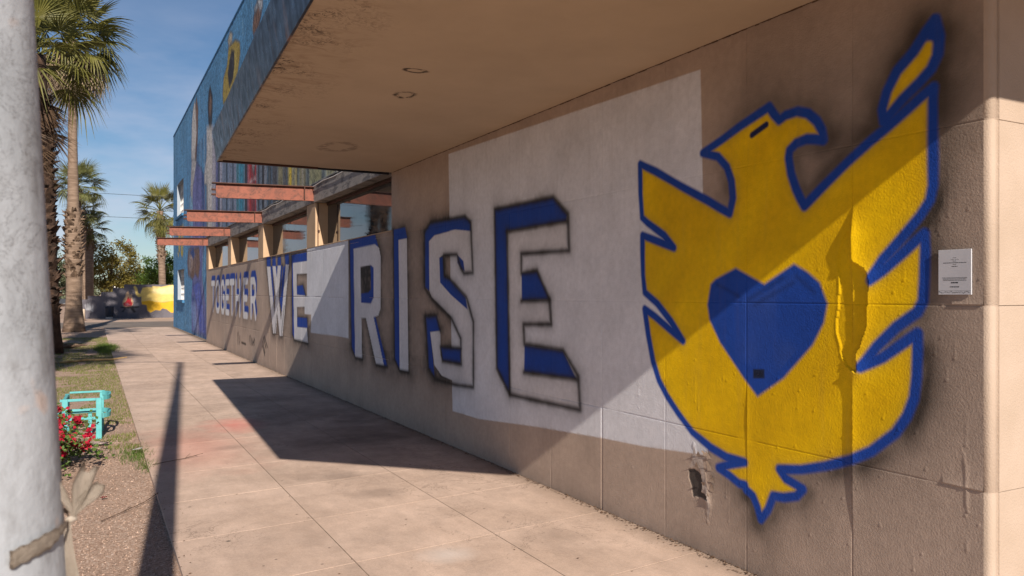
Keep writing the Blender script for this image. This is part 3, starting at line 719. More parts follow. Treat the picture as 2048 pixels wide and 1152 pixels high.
class Canvas:
    def __init__(s, P, base):
        s.P = P
        s.c = np.tile(np.asarray(base, float), (len(P), 1))
    def sub(s, pts, pad):
        A = np.asarray(pts)
        lo, hi = A.min(0) - pad, A.max(0) + pad
        return np.where(((s.P >= lo) & (s.P <= hi)).all(1))[0]
    def lay(s, idx, m, color):
        m = np.clip(m, 0, 1)[:, None]
        s.c[idx] = s.c[idx] * (1 - m) + np.asarray(color) * m
    def fill(s, poly, color, soft=.01, op=1.0, holes=()):
        i = s.sub(poly, soft * 2)
        if not len(i): return
        d = sdist(poly, s.P[i])
        for h in holes:
            d = np.maximum(d, -sdist(h, s.P[i]))
        s.lay(i, (.5 - d / soft) * op, color)
    def stroke(s, line, color, hw, soft=.01, op=1.0, closed=False):
        i = s.sub(line, hw + soft * 2)
        if not len(i): return
        d = np.abs(sdist(line, s.P[i], closed)) - hw
        s.lay(i, np.clip(.5 - d / soft, 0, 1) * op, color)
    def glow(s, d_idx, d, color, fall, op):
        s.lay(d_idx, op * np.exp(-np.maximum(d, 0) / fall), color)

def vnoise(P, sc, seed=0):
    r = np.random.RandomState(seed)
    T = r.rand(64, 64)
    q = P * sc
    i = np.floor(q).astype(int)
    fr = q - i
    fr = fr * fr * (3 - 2 * fr)
    x0, y0 = i[:, 0] % 64, i[:, 1] % 64
    x1, y1 = (x0 + 1) % 64, (y0 + 1) % 64
    return (T[x0, y0] * (1 - fr[:, 0]) + T[x1, y0] * fr[:, 0]) * (1 - fr[:, 1]) + (T[x0, y1] * (1 - fr[:, 0]) + T[x1, y1] * fr[:, 0]) * fr[:, 1]

BEIGE = (.46, .352, .28)
WHITE = (.72, .72, .755)
BLUE = (.011, .058, .34)
YELL = (.89, .56, .0)
BLK = (.03, .024, .02)

def paint_wall(P):
    cv = Canvas(P, BEIGE)
    warm = vnoise(P, 1.1, 3)[:, None]
    cv.c *= .94 + .12 * warm
    # worn skirting along the ground
    low = np.clip((.16 - P[:, 1]) / .16, 0, 1) * (.35 + .65 * vnoise(P, 9, 5))
    cv.lay(np.arange(len(P)), low * .35, (.2, .15, .12))
    nz = vnoise(P, 6, 8) * .6 + vnoise(P, 19, 9) * .4
    # black overspray round the letters
    for ch, wh, bl, ho, ln in LETTERS:
        pts = [p for q in wh + bl for p in q]
        i = cv.sub(pts, .7)
        if len(i):
            d = np.full(len(i), 9.)
            sq = np.array([.5, 1.0])            # spray cone sweeps sideways
            for q in wh + bl:
                d = np.minimum(d, sdist(np.asarray(q) * sq, P[i] * sq))
            for h in ho:
                d = np.minimum(d, np.abs(sdist(np.asarray(h) * sq, P[i] * sq)))
            last = wh[0][0][0] < 8
            cv.glow(i, d, BLK, .03 if last else .085, np.clip((.45 + .9 * nz[i]) * (.8 if last else 1), 0, 1))
            # runs below the feet
            zmin = min(p[1] for p in pts)
            dd = np.hypot(np.maximum(d, 0), 0)
            under = (P[i, 1] < zmin + .22)
            cv.lay(i, np.where(under, .55 * np.exp(-np.maximum(d, 0) / .10), 0) * nz[i] * 1.3, BLK)
    for ch, st in TOGETHER:
        for l in st:
            i = cv.sub(l, .6)
            d = np.abs(sdist(l, P[i], False)) - .05
            cv.glow(i, d, BLK, .14, np.clip((.4 + .8 * nz[i]) * .6, 0, 1))
    # pasted white sheets
    cv.fill(PAPER, WHITE, .008)
    cv.fill(SHEET, WHITE, .012)
    # roller marks and thin spots in the white
    for q in (PAPER, SHEET):
        i = cv.sub(q, 0)
        if len(i):
            ins_ = sdist(q, P[i]) < 0
            rol = vnoise(P[i] * np.array([5.0, .7]), 1.0, 111) * .6 + vnoise(P[i], 14, 112) * .4
            cv.lay(i, ins_ * np.clip(rol - .45, 0, 1) * .22, (.50, .47, .46))
            ed = np.clip(1 - np.abs(sdist(q, P[i])) / .03, 0, 1) * (vnoise(P[i], 22, 113) > .6)
            cv.lay(i, ed * ins_ * .18, (.40, .31, .25))
    # letters
    for ch, st in TOGETHER:
        for l in st:
            up = [(y - .12, z + .15) for y, z in l]
            cv.stroke(up, BLUE, .095, .04)
            cv.stroke([((a[0] + b[0]) / 2, (a[1] + b[1]) / 2) for a, b in zip(up, l)], BLUE, .09, .05)
    for ch, st in TOGETHER:
        for l in st:
            cv.stroke(l, (.74, .73, .74), .088, .03)
    for ch, wh, bl, ho, ln in LETTERS:
        for q in bl:
            cv.fill(q, BLUE, .018)
        for q in wh:
            cv.fill(q, (.72, .70, .71), .014, 1, ho)
        near = ln[0][0][0] < 9.3
        for q in ln:
            cv.stroke(q, BLK, .016 if near else .02, .04, .97)
            i = cv.sub(q, .3)
            if len(i) and near:
                d = np.abs(sdist(q, P[i], False))
                cv.glow(i, d, BLK, .042, np.clip((.35 + .9 * nz[i]) * .85, 0, 1))
    for l in CLAWS:
        cv.stroke(l, BLK, .03, .03, .9)
    # emblem: yellow bird with a heart, blue outline, black overspray on the bare wall
    i = cv.sub(EMBLEM + FEATHER, .9)
    if len(i):
        Q = P[i]
        d = sdist(EMBLEM, Q)
        d2 = sdist(FEATHER, Q)
        dm = np.minimum(d, d2)
        off_paper = np.clip(sdist(PAPER, Q) / .01 + .5, 0, 1)
        yy = np.clip((3.95 - Q[:, 0]) / .5, 0, 1)
        am = np.clip(.22 + 1.0 * vnoise(Q, 2.6, 21) * (.55 + .6 * vnoise(Q, 11, 22)), 0, 1) * off_paper * yy
        e = np.clip(np.exp(-np.maximum(dm - .03, 0) / .10) * 1.35, 0, 1)
        cv.lay(i, e * am * .93, BLK)
        cv.lay(i, np.exp(-np.maximum(dm, 0) / .42) * .85 * am * np.clip((Q[:, 1] - 2.0) / .5, .12, 1), (.07, .05, .035))  # broad brown overspray, strongest high up, also painting in shade under the soffit
        rot_ = Q @ np.array([[.8, -.6], [.6, .8]])
        orange = np.clip((vnoise(rot_ * np.array([7.0, 1.6]), 1.0, 31) * .45 + vnoise(Q, 2.2, 33) * .35 + vnoise(Q, 9.0, 32) * .2 - .25) * 1.9, 0, 1)[:, None]
        yc = np.asarray(YELL) * (1 - orange * .45) + np.asarray((.62, .33, .0)) * orange * .45
        m = np.clip(.5 - dm / .012, 0, 1)[:, None]
        cv.c[i] = cv.c[i] * (1 - m) + yc * m
        # dusty shading the painter sprayed just inside the outline
        cv.lay(i, np.clip(np.exp(-np.abs(dm + .03) / .022), 0, 1) * (dm < 0) * .30, (.20, .16, .06))
        st = np.minimum(np.abs(d), np.abs(d2)) - .027 - .006 * (vnoise(Q, 4, 40) - .5)
        cv.lay(i, np.clip(.5 - st / .018, 0, 1), BLUE)
        cv.fill(FEATHER_TIP, BLUE, .02)
        cv.stroke(EYE, (.008, .015, .07), .019, .012)
        cv.fill(HEART, (.013, .064, .36), .022)
        j = cv.sub(HEART, 0)
        dh = sdist(HEART, P[j])
        cv.lay(j, (dh < -.05) * np.clip(vnoise(P[j], 7, 44) - .45, 0, 1) * .25, (.12, .16, .30))
        for a, b in (((3.43, 1.60), (3.17, 1.72)), ((3.38, 1.57), (3.10, 1.69)), ((3.70, 1.69), (3.52, 1.62)), ((3.08, 1.73), (2.96, 1.64))):
            cv.stroke([a, b], (.008, .016, .06), .008, .03, .5)
        cv.fill(TAG, (.012, .02, .055), .006, .8)
        ty, tz = TAG[0]
        for o in range(5):
            cv.stroke([(ty - .012 - .013 * o, tz - .035 + .008 * (o % 2)), (ty - .018 - .013 * o, tz - .012 - .01 * (o % 3))], (.005, .006, .012), .0025, .004)
        cv.fill(HOLE, (.075, .062, .055), .004)
        cv.fill(SCRAPE, (.48, .40, .345), .004, .8, [HOLE])
    return cv.c

VSEAM = [2.720, 3.451, 4.195, 4.943]
while VSEAM[-1] < 27.6:
    VSEAM.append(VSEAM[-1] + .747)
HSEAM = [.772, 1.579, 2.383]
TEAR_Y = 2.720
drips = []
for q in range(80):
    drips.append((rng.uniform(2.06, 4.6), rng.uniform(.1, 2.1), rng.uniform(.0, .012) if rng.random() < .85 else rng.uniform(.02, .08)))
drips += [(2.262, 2.02, .10), (2.25, 2.06, .16), (2.235, 2.10, .05), (2.30, 1.99, .06), (2.21, 2.2, .22), (2.18, 1.42, .08), (2.13, 1.1, .14), (2.12, .92, .25), (2.22, 1.3, .06), (3.9, 1.1, .16), (3.87, 1.0, .1), (3.62, .62, .2), (3.6, .5, .25), (3.5, .6, .1)]

def relief(P):
    """how far the film of paint stands off the wall, metres"""
    Y, Z = P[:, 0], P[:, 1]
    o = np.zeros(len(P))
    jig = (vnoise(P, 30, 51) - .5) * .012
    amp = np.interp(Z, [.40, .62, .85, 1.2, 1.34, 1.75, 1.92, 2.08], [0, .006, .009, .008, .003, .010, .017, 0])
    dy = TEAR_Y - Y + jig * .3
    o += np.where(dy > 0, amp * np.exp(-dy / .045), 0)
    dB = sdist(BLISTER, P)
    cy = 2.72
    right = np.clip((cy - Y) / .03 + .5, 0, 1)
    o += np.where(dB > 0, (.013 * right * np.exp(-dB / .05) + .0035 * (1 - right) * np.exp(-dB / .012)), 0)
    o += np.where(dB <= 0, -.004, 0)
    dH = sdist(HOLE, P)
    hr = np.clip((3.80 - Y) / .02 + .5, 0, 1)
    o += np.where(dH > 0, .013 * hr * np.exp(-dH / .022), -.004)
    dS = sdist(SCRAPE, P)
    o += np.where(dS < .01, .003 * vnoise(P, 40, 61), 0)
    # lifted edges of the skim coat on the joints
    for (ya, yb, z0, am) in ((2.04, 2.20, 1.579, .006), (2.04, 2.24, .772, .005)):
        o += np.where((Y > ya) & (Y < yb) & (Z > z0), am * np.exp(-(Z - z0) / .02), 0)
    o += np.where((np.abs(Y - 3.451) < .4) & (Y < 3.451), np.interp(Z, [.5, .9, 1.15], [0, .004, 0]) * np.exp(-(3.451 - Y) / .02), 0)
    # a curled crack near the corner
    crack = [(2.20, 1.02), (2.165, .98), (2.14, .92), (2.13, .85), (2.128, .70), (2.126, .5)]
    dc = sdist(crack, P, False)
    o += .0022 * np.exp(-(dc / .006) ** 2) * np.clip(vnoise(P, 14, 131) * 2.2 - .7, 0, 1)
    for (y, z, l) in drips:
        i = np.where((np.abs(Y - y) < .02) & (Z < z + .02) & (Z > z - l - .02))[0]
        if len(i):
            dz = np.maximum(np.maximum(Z[i] - z, (z - l) - Z[i]), 0)
            o[i] += (.0007 + .0017 * np.exp(-((Z[i] - (z - l)) / .007) ** 2)) * np.exp(-((Y[i] - y) / .005) ** 2 - (dz / .005) ** 2)
    return o

# ------------------------------------------------------------------ the low beige building
low = empty('street_building', (XW, 15, 0))
tag(low, 'long low beige building with spray-painted lettering, blue and yellow bird emblem and deep canopy', 'building')

def P0(parent):
    return Matrix.Translation(parent.location).inverted()

def adopt(o, parent):
    """parent without moving"""
    o.parent = parent
    o.matrix_parent_inverse = parent.matrix_basis.inverted() if parent.parent is None else Matrix()
    return o

acc = {}
def axis(a, b, step, seams, w):
    base = list(np.linspace(a, b, max(2, int(round((b - a) / step)) + 1)))
    keep = [v for v in base if all(abs(v - s_) > w * 1.6 or v in (a, b) for s_ in seams)]
    for s_ in seams:
        if a + w < s_ < b - w:
            keep += [s_ - w, s_, s_ + w]
    return np.array(sorted(set(round(float(v), 5) for v in keep)))

def wall_section(ya, yb, za, zb, sy, sz, gw, gd):
    gy = axis(ya, yb, sy, VSEAM, gw)
    gz = axis(za, zb, sz, HSEAM, gw)
    ny, nz = len(gy), len(gz)
    YY, ZZ = np.meshgrid(gy, gz, indexing='ij')
    P = np.stack([YY.ravel(), ZZ.ravel()], 1)
    C = paint_wall(P)
    out = relief(P) if ya < 4 else np.zeros(len(P))
    gro = np.zeros(len(P))
    for s_ in VSEAM:
        gro = np.maximum(gro, np.where(np.abs(P[:, 0] - s_) < gw * .3, gd, 0))
    for s_ in HSEAM:
        gro = np.maximum(gro, np.where(np.abs(P[:, 1] - s_) < gw * .3, gd * .8, 0))
    sub = .4 + .6 * (vnoise(P, 2.3, 71) > .45)
    V = np.stack([XW - out + gro * sub, P[:, 0], P[:, 1]], 1)
    cyc, czc = (gy[:-1] + gy[1:]) / 2, (gz[:-1] + gz[1:]) / 2
    CY, CZ = np.meshgrid(cyc, czc, indexing='ij')
    Q = np.stack([CY.ravel(), CZ.ravel()], 1)
    iy, iz = np.meshgrid(np.arange(ny - 1), np.arange(nz - 1), indexing='ij')
    iy, iz = iy.ravel(), iz.ravel()
    F = np.stack([iy * nz + iz, iy * nz + iz + 1, (iy + 1) * nz + iz + 1, (iy + 1) * nz + iz], 1)
    own = np.searchsorted(VSEAM, Q[:, 0]) * 8 + np.searchsorted(HSEAM, Q[:, 1])
    own = own.astype(int)
    own[sdist(PAPER, Q) < 0] = 9001
    own[sdist(SHEET, Q) < 0] = 9002
    for n_, (ch, wh, bl, ho, ln) in enumerate(LETTERS):
        d = np.full(len(Q), 9.)
        for q in wh + bl:
            i = np.where((np.abs(Q[:, 0] - q[0][0]) < 3))[0]
            if len(i):
                d[i] = np.minimum(d[i], sdist(q, Q[i]))
        own[d < .008] = 9100 + n_
    for n_, (ch, st) in enumerate(TOGETHER):
        d = np.full(len(Q), 9.)
        for q in st:
            i = np.where((np.abs(Q[:, 0] - q[0][0]) < 3))[0]
            if len(i):
                d[i] = np.minimum(d[i], np.abs(sdist(q, Q[i], False)))
                u2 = [(y - .10, z + .13) for y, z in q]
                d[i] = np.minimum(d[i], np.abs(sdist(u2, Q[i], False)))
        own[d < .085] = 9200 + n_
    if ya < 5:
        d = np.minimum(sdist(EMBLEM, Q), sdist(FEATHER, Q))
        own[d < .03] = 9010
        own[sdist(HEART, Q) < 0] = 9011
        own[sdist(HOLE, Q) < 0] = 9012
    for o_ in np.unique(own):
        f = F[own == o_]
        u, inv = np.unique(f.ravel(), return_inverse=True)
        acc.setdefault(int(o_), []).append((V[u], inv.reshape(-1, 4), C[u]))

wall_section(2.052, 4.943, 0, 3.193, .0062, .0062, .004, .003)
wall_section(4.943, 9.70, 0, 3.193, .012, .009, .006, .005)
wall_section(9.70, 28.46, 0, 2.44, .03, .015, .010, .006)

def build_owner(o_, name, parent, label=None):
    if o_ not in acc: return None
    Vs, Fs, Cs, n = [], [], [], 0
    for V, F, C in acc[o_]:
        Vs.append(V); Fs.append(F + n); Cs.append(C); n += len(V)
    me = grid_mesh(name, np.concatenate(Vs), np.concatenate(Fs), np.concatenate(Cs))
    o = link(name, me, MAT['wall'])
    o.parent = parent
    if parent is low:
        o.matrix_parent_inverse = low.matrix_basis.inverted()
    if label: o['label'] = label
    return o

low_inv = Matrix.Translation((-XW, -15, 0))
def part(o):
    o.parent = low
    o.matrix_parent_inverse = low_inv
    return o

def islands(F, nv):
    lab = np.arange(nv)
    while True:
        m_ = lab[F].min(1)
        new = lab.copy()
        np.minimum.at(new, F.ravel(), np.repeat(m_, 4))
        new = new[new]
        if (new == lab).all(): return lab
        lab = new
for o_ in sorted(acc):
    if o_ < 9000:
        pieces = []
        for V, F, C in acc[o_]:
            lab = islands(F, len(V))
            for l_ in np.unique(lab):
                f = F[lab[F[:, 0]] == l_]
                u, inv = np.unique(f.ravel(), return_inverse=True)
                pieces.append((V[u], inv.reshape(-1, 4), C[u]))
        for pc_ in pieces:
            acc[o_] = [pc_]
            part(build_owner(o_, 'wall_panel', None))
part(build_owner(9001, 'pasted_sheet', None, 'large white rectangle behind the biggest letters'))
part(build_owner(9002, 'pasted_sheet', None, 'smaller white rectangle below the windows'))
words = ['white block letter %s with blue drop shade' % c for c in 'WERISE']
for n_ in range(6):
    part(build_owner(9100 + n_, 'letter', None, 'white block letter %s with blue shade' % LETTERS[n_][0]))
for n_ in range(8):
    part(build_owner(9200 + n_, 'small_letter', None, 'small white letter %s with blue shade' % TOGETHER[n_][0]))
emb = part(build_owner(9010, 'bird_emblem', None, 'yellow bird with raised wings outlined in blue'))
h_ = build_owner(9011, 'heart', emb, 'blue heart on the bird')
part(build_owner(9012, 'torn_hole', None, 'hole torn in the paint'))

fr_ = random.Random(17)
for (y, z, l, w, tw) in ((3.885, .52, .045, .016, .4), (3.765, .60, .05, .02, -.3), (3.76, .53, .06, .02, -.2), (3.74, .46, .05, .018, .1), (3.745, .40, .06, .016, .2), (3.87, .60, .04, .014, .5), (3.80, .615, .035, .014, -.5), (3.775, .34, .05, .012, .1), (3.83, .43, .03, .014, .8)):
    m = MB()
    N = 4
    for q in range(N + 1):
        tt = q / N
        ww = w * (1 - .75 * tt) * fr_.uniform(.8, 1.2)
        oy, oz = -l * tt * math.sin(tw), l * tt * math.cos(tw)
        ox = -.002 - .016 * tt * tt
        cyy, szz = math.cos(tw), math.sin(tw)
        m.v += [(XW + ox, y + oy - ww * cyy, z + oz - ww * szz), (XW + ox - .003, y + oy + ww * cyy, z + oz + ww * szz)]
    for q in range(N):
        m.f.append((q * 2, q * 2 + 1, q * 2 + 3, q * 2 + 2))
    part(m.build('paint_flake', MAT['beige'], smooth=True))

# rounded plaster corner and the sunlit return wall
m = MB()
rr = .03
prof = []
for k_ in range(7):
    an = k_ / 6 * math.pi / 2
    prof.append((XW + rr - rr * math.cos(an), 2.022 + rr - rr * math.sin(an)))
prof += [(XW + .046, 2.022), (XW + .050, 2.030), (XW + .056, 2.030), (XW + .060, 2.020)]
n = len(prof)
hs = [0, .768, .772, .776, 1.575, 1.579, 1.583, 2.379, 2.383, 2.387, 3.193]
for z in hs:
    gi = .003 if round(z, 3) in (.772, 1.579, 2.383) else 0
    for (x, y) in prof:
        m.v.append((x + gi * (y > 2.035), y + gi, z))
for r_ in range(len(hs) - 1):
    for k_ in range(n - 1):
        a0 = r_ * n + k_
        m.f.append((a0, a0 + 1, a0 + n + 1, a0 + n))
part(m.build('corner_bead', MAT['beige'], smooth=True))
zz = [0, .772, 1.579, 2.383, 3.193]
for r_ in range(4):
    for c_ in range(3):
        x0 = XW + .060 + c_ * 1.2
        m = MB()
        m.box(x0 + (.002 if c_ else 0), x0 + 1.198, 2.020, 2.2, zz[r_] + .001, zz[r_ + 1] - .001)
        part(m.build('return_panel', MAT['beige'], bevel=.0015))
m = MB()
m.box(XW + .03, XW + 3.6, 2.05, 9.7, 0, 3.19)
m.box(XW + .30, XW + 3.6, 9.7, 28.46, 0, 3.45)
m.v = [(x, y, z) for x, y, z in m.v]
part(m.build('core', MAT['beige']))
m = MB()
m.box(XW + .004, XW + .30, 9.72, 28.45, 0, 2.436)
part(m.build('sill_wall', MAT['beige']))
# window head end of full-height wall
m = MB()
m.box(XW + .002, XW + .3, 9.62, 9.70, 2.445, 3.19)
part(m.build('jamb', MAT['beige']))

# canopy
can = part(empty('canopy', (0, 0, 0)))
out_b = [(1.282, 9.80), (.933, 2.5), (2.62, .81), (9.0, .81), (9.0, 9.70), (XW, 9.70)]
zs0, zs1 = 3.193, 3.54
def sub(o, parent):
    o.parent = parent
    return o
m = MB()
inset = [(1.30, 9.79), (.951, 2.507), (2.627, .828), (9.0, .828), (9.0, 9.69), (XW, 9.69)]
m.prism(list(reversed(inset)), zs0, zs0 + .06)
sub(m.build('soffit', MAT['soffit']), can)
m = MB()
edge_lo = [(XW - .0, 9.815), (1.282, 9.815), (.933, 2.5), (2.62, .81), (9.0, .81)]
edge_hi = [(XW - .0, 9.845), (1.235, 9.85), (.885, 2.478), (2.60, .765), (9.0, .765)]
th = .012
cx, cy = 4.5, 6.0
n = len(edge_lo)
for z, e in ((zs0 - .012, edge_lo), (zs1, edge_hi)):
    for (x, y) in e:
        m.v.append((x, y, z))
inn = [(XW, 9.80), (1.297, 9.80), (.949, 2.507), (2.627, .825), (9.0, .825)]
for z in (zs0 - .012, zs1):
    for (x, y) in inn:
        m.v.append((x, y, z))
for k_ in range(n - 1):
    m.f.append((k_, n + k_, n + k_ + 1, k_ + 1))
    m.f.append((2 * n + k_, 2 * n + k_ + 1, 3 * n + k_ + 1, 3 * n + k_))
    m.f.append((k_, k_ + 1, 2 * n + k_ + 1, 2 * n + k_))
    m.f.append((n + k_, 3 * n + k_, 3 * n + k_ + 1, n + k_ + 1))
sub(m.build('fascia', MAT['fascia']), can)
m = MB()
m.prism(list(reversed([(1.32, 9.78), (.97, 2.52), (2.63, .84), (9.0, .84), (9.0, 9.7)])), 3.46, 3.53)
sub(m.build('roof_deck', MAT['roof']), can)
m = MB()       # drip strip under the far edge
m.box(1.34, 2.45, 9.70, 9.74, zs0 - .02, zs0 - .002)
sub(m.build('drip_strip', MAT['flange']), can)
m = MB()       # ragged joint where soffit meets wall
y = 2.06
while y < 9.6:
    l = rng.uniform(.01, .06)
    m.box(XW - rng.uniform(.003, .007), XW - .001, y, y + l, zs0 - rng.uniform(.002, .008), zs0 - .0005)
    y += l + rng.uniform(-.004, .006)
o = sub(m.build('joint_filler', MAT['litter']), can)
o['kind'] = 'stuff'

# window band: header, posts, panes, sill, steel beams
m = MB()
m.box(XW - .02, XW + .165, 9.86, 28.47, 3.212, 3.52)
part(m.build('header', MAT['header'], bevel=.006))
m = MB()
y = 9.9
while y < 28.4:
    l = rng.uniform(.4, 1.6)
    dz = rng.uniform(-.006, .006)
    m.box(XW - .035 + rng.uniform(-.008, .008), XW + .17, y, min(y + l, 28.46), 3.522 + dz + .008, 3.534 + dz + rng.uniform(.005, .02))
    y += l + .003
fl = part(m.build('flashing', MAT['flash']))
m = MB()
m.tube([(XW - .045, 9.95 + i * .6, 3.515 - .03 * abs(math.sin(i * 1.3))) for i in range(20)], .008, 5)
part(m.build('cable', MAT['white']))
PY = [13.63, 18.36, 23.05, 27.86]
PW = [.62, .60, .60, .60]
for y0, w in zip(PY, PW):
    m = MB()
    m.box(XW - .004, XW + .24, y0, y0 + w, 2.442, 3.21)
    part(m.build('post', MAT['post'], bevel=.006))
edges = [9.70] + [v for y0, w in zip(PY, PW) for v in (y0, y0 + w)]
for i in range(0, 8, 2):
    a0, b0 = edges[i], edges[i + 1]
    m = MB()
    m.box(XW + .215, XW + .225, a0, b0, 2.47, 3.21)
    pn = part(m.build('window_pane', MAT['glass']))
    m = MB()
    m.box(XW + .195, XW + .214, a0 + .002, b0 - .002, 2.445, 2.48)
    m.box(XW + .195, XW + .214, a0 + .002, b0 - .002, 3.17, 3.208)
    sub(m.build('window_frame', MAT['flange']), pn)
    pn_w = m
    m = MB()
    m.box(XW - .012, XW + .194, a0 + .003, b0 - .003, 2.4405, 2.452)
    part(m.build('sill', MAT['post'], bevel=.003))
TIPX = [1.80, 1.80, 1.82, 1.86]
for i, y0 in enumerate(PY):
    tx = 1.72 + .02 * i
    b = part(empty('steel_beam'))
    dr = .035            # the tip hangs a little
    def sl(x, z):
        return z - dr * (XW - x) / (XW - tx)
    def bar(ya, yb, z0, z1, xa, xb):
        m = MB()
        m.v = [(xa, ya, sl(xa, z0)), (xb, ya, sl(xb, z0)), (xb, yb, sl(xb, z0)), (xa, yb, sl(xa, z0)), (xa, ya, sl(xa, z1)), (xb, ya, sl(xb, z1)), (xb, yb, sl(xb, z1)), (xa, yb, sl(xa, z1))]
        m.f = [(0, 3, 2, 1), (4, 5, 6, 7), (0, 1, 5, 4), (1, 2, 6, 5), (2, 3, 7, 6), (3, 0, 4, 7)]
        return m
    yb_ = y0 + .06
    sub(bar(yb_, yb_ + .012, 3.255, 3.475, tx + .06, XW + .0).build('web', MAT['beam']), b)
    sub(bar(yb_ - .055, yb_ + .065, 3.476, 3.492, tx, XW + .0).build('flange', MAT['flange']), b)
    sub(bar(yb_ - .03, yb_ + .045, 3.242, 3.254, tx + .085, XW + .0).build('flange', MAT['beam']), b)
    m = MB()
    m.box(XW - .19, XW - .175, yb_ - .05, yb_ - .001, 3.256, 3.474)
    sub(m.build('stiffener', MAT['flange']), b)
    for zb in (3.30, 3.38):
        m = MB()
        m.tube([(tx - .005, yb_ + .03, zb - dr), (tx + .07, yb_ + .03, zb - dr)], .02, 6)
        sub(m.build('bolt', MAT['flange']), b)
    m = MB()
    m.tube([(XW + .05, y0 - .03, 2.72), (XW + .05, y0 + .01, 2.72)], .02, 8)
    if i == 0:
        part(m.build('conduit_knob', MAT['flange']))
    m = MB()
    m.tube([(XW + .04, y0 - .012, 2.46), (XW + .04, y0 - .012, 3.2)], .008, 6)
    if i == 0:
        part(m.build('conduit', MAT['flange']))

# plaque
pq = empty('plaque', (XW - .003, 2.176, 1.62))
tag(pq, 'small white printed plaque on the wall right of the bird emblem', 'plaque')
def ploc(o):
    o.parent = pq
    o.matrix_parent_inverse = Matrix.Translation((-(XW - .003), -2.176, -1.62))
    return o
m = MB()
m.box(XW - .009, XW - .003, 2.100, 2.252, 1.627, 1.828)
ploc(m.build('board', MAT['plaque'], bevel=.0008))
def bars(y0, y1, z, h):
    m = MB()
    y = y0
    while y < y1 - .001:
        w = min(rng.uniform(.003, .010), y1 - y)
        m.poly([(XW - .0093, y, z), (XW - .0093, y, z + h), (XW - .0093, y + w, z + h), (XW - .0093, y + w, z)])
        y += w + .0016
    return m
for (y0, y1, z, h) in ((2.168, 2.184, 1.791, .0018), (2.168, 2.185, 1.776, .0018), (2.122, 2.231, 1.768, .0028), (2.168, 2.184, 1.761, .0018), (2.162, 2.19, 1.752, .0026), (2.118, 2.234, 1.7015, .002), (2.122, 2.230, 1.696, .002), (2.122, 2.230, 1.690, .002), (2.160, 2.192, 1.678, .0055), (2.155, 2.198, 1.660, .004)):
    ploc(bars(y0, y1, z, h).build('print_line', MAT['ink']))
cu = bpy.data.curves.new('title_text', 'FONT')
cu.body = 'Together We Rise'
cu.size = .0052
cu.align_x = 'CENTER'
tmp = bpy.data.objects.new('title_text', cu)
me = bpy.data.meshes.new_from_object(tmp)
bpy.data.objects.remove(tmp)
o = link('title_text', me, MAT['ink'])
o.matrix_basis = Matrix.Translation((XW - .0094, 2.176, 1.7825)) @ Matrix(((0, 0, -1, 0), (-1, 0, 0, 0), (0, 1, 0, 0), (0, 0, 0, 1)))
ploc(o)
m = MB()
m.poly([(XW - .0093, 2.101, 1.6445), (XW - .0093, 2.101, 1.6452), (XW - .0093, 2.251, 1.6452), (XW - .0093, 2.251, 1.6445)])
for q in range(26):
    y = 2.104 + q * .0056
    z = 1.632 + rng.uniform(0, .008)
    m.poly([(XW - .0093, y, z), (XW - .0093, y, z + .0012), (XW - .0093, y + .0045, z + rng.uniform(0, .004) + .0012), (XW - .0093, y + .0045, z)])
ploc(m.build('line_drawing', MAT['ink']))

# ------------------------------------------------------------------ tall blue mural building
tall = empty('mural_building', (XB, 36, 0))
tag(tall, 'tall blue building painted with elongated standing figures', 'building')
tinv = Matrix.Translation((-XB, -36, 0))
def tpart(o):
    o.parent = tall
    o.matrix_parent_inverse = tinv
    return o
WIN = [(38.0, 41.0, 5.26, 6.84), (37.7, 40.7, 1.36, 2.76)]
gy = np.array(sorted(set(np.round(list(np.arange(9.72, 28.46, .05)) + list(np.arange(28.46, 42.94, .05)) + [42.94, 38.0, 41.0, 37.7, 40.7], 4))))
gz = np.array(sorted(set(np.round(list(np.arange(0, 9.5, .06)) + [9.5, 5.26, 6.84, 1.36, 2.76, 3.42], 4))))
ny, nz_ = len(gy), len(gz)
YY, ZZ = np.meshgrid(gy, gz, indexing='ij')
P = np.stack([YY.ravel(), ZZ.ravel()], 1)
cv = Canvas(P, (.10, .28, .50))
cv.c *= (.85 + .3 * vnoise(P, .7, 81))[:, None]
for colr, poly, soft in BLUEMURAL:
    cv.fill(poly, colr, soft * 2.5)
    if len(poly) > 4:
        cv.stroke(poly, (.025, .03, .05), .035, .08, .55, True)
        A_ = np.asarray(poly)
        c_ = A_.mean(0)
        cv.stroke([tuple(p_) for p_ in (A_ * .55 + c_ * .45)[:max(3, len(A_) // 2)]], tuple(min(.75, v_ * 1.9 + .08) for v_ in colr), .03, .08, .6)
# brush strokes down the robes
band = (P[:, 0] < 34) & (P[:, 1] < 7.4)
streaks = vnoise(P * np.array([7.0, .25]), 1.0, 91)
cv.lay(np.arange(len(P)), np.where(band, np.clip(streaks - .55, 0, 1) * 1.6, 0), (.05, .05, .07))
cv.lay(np.arange(len(P)), np.where(band, np.clip(.38 - streaks, 0, 1) * 1.3, 0), (.40, .40, .46))
rob = (P[:, 0] >= 30) & (P[:, 0] < 36.5) & (P[:, 1] < 7.4)
cv.lay(np.arange(len(P)), np.where(rob, np.clip(streaks - .55, 0, 1) * 1.2, 0), (.02, .05, .2))
for l in BLUELINES:
    cv.stroke(l, (.34, .55, .72), .03, .06, .75)
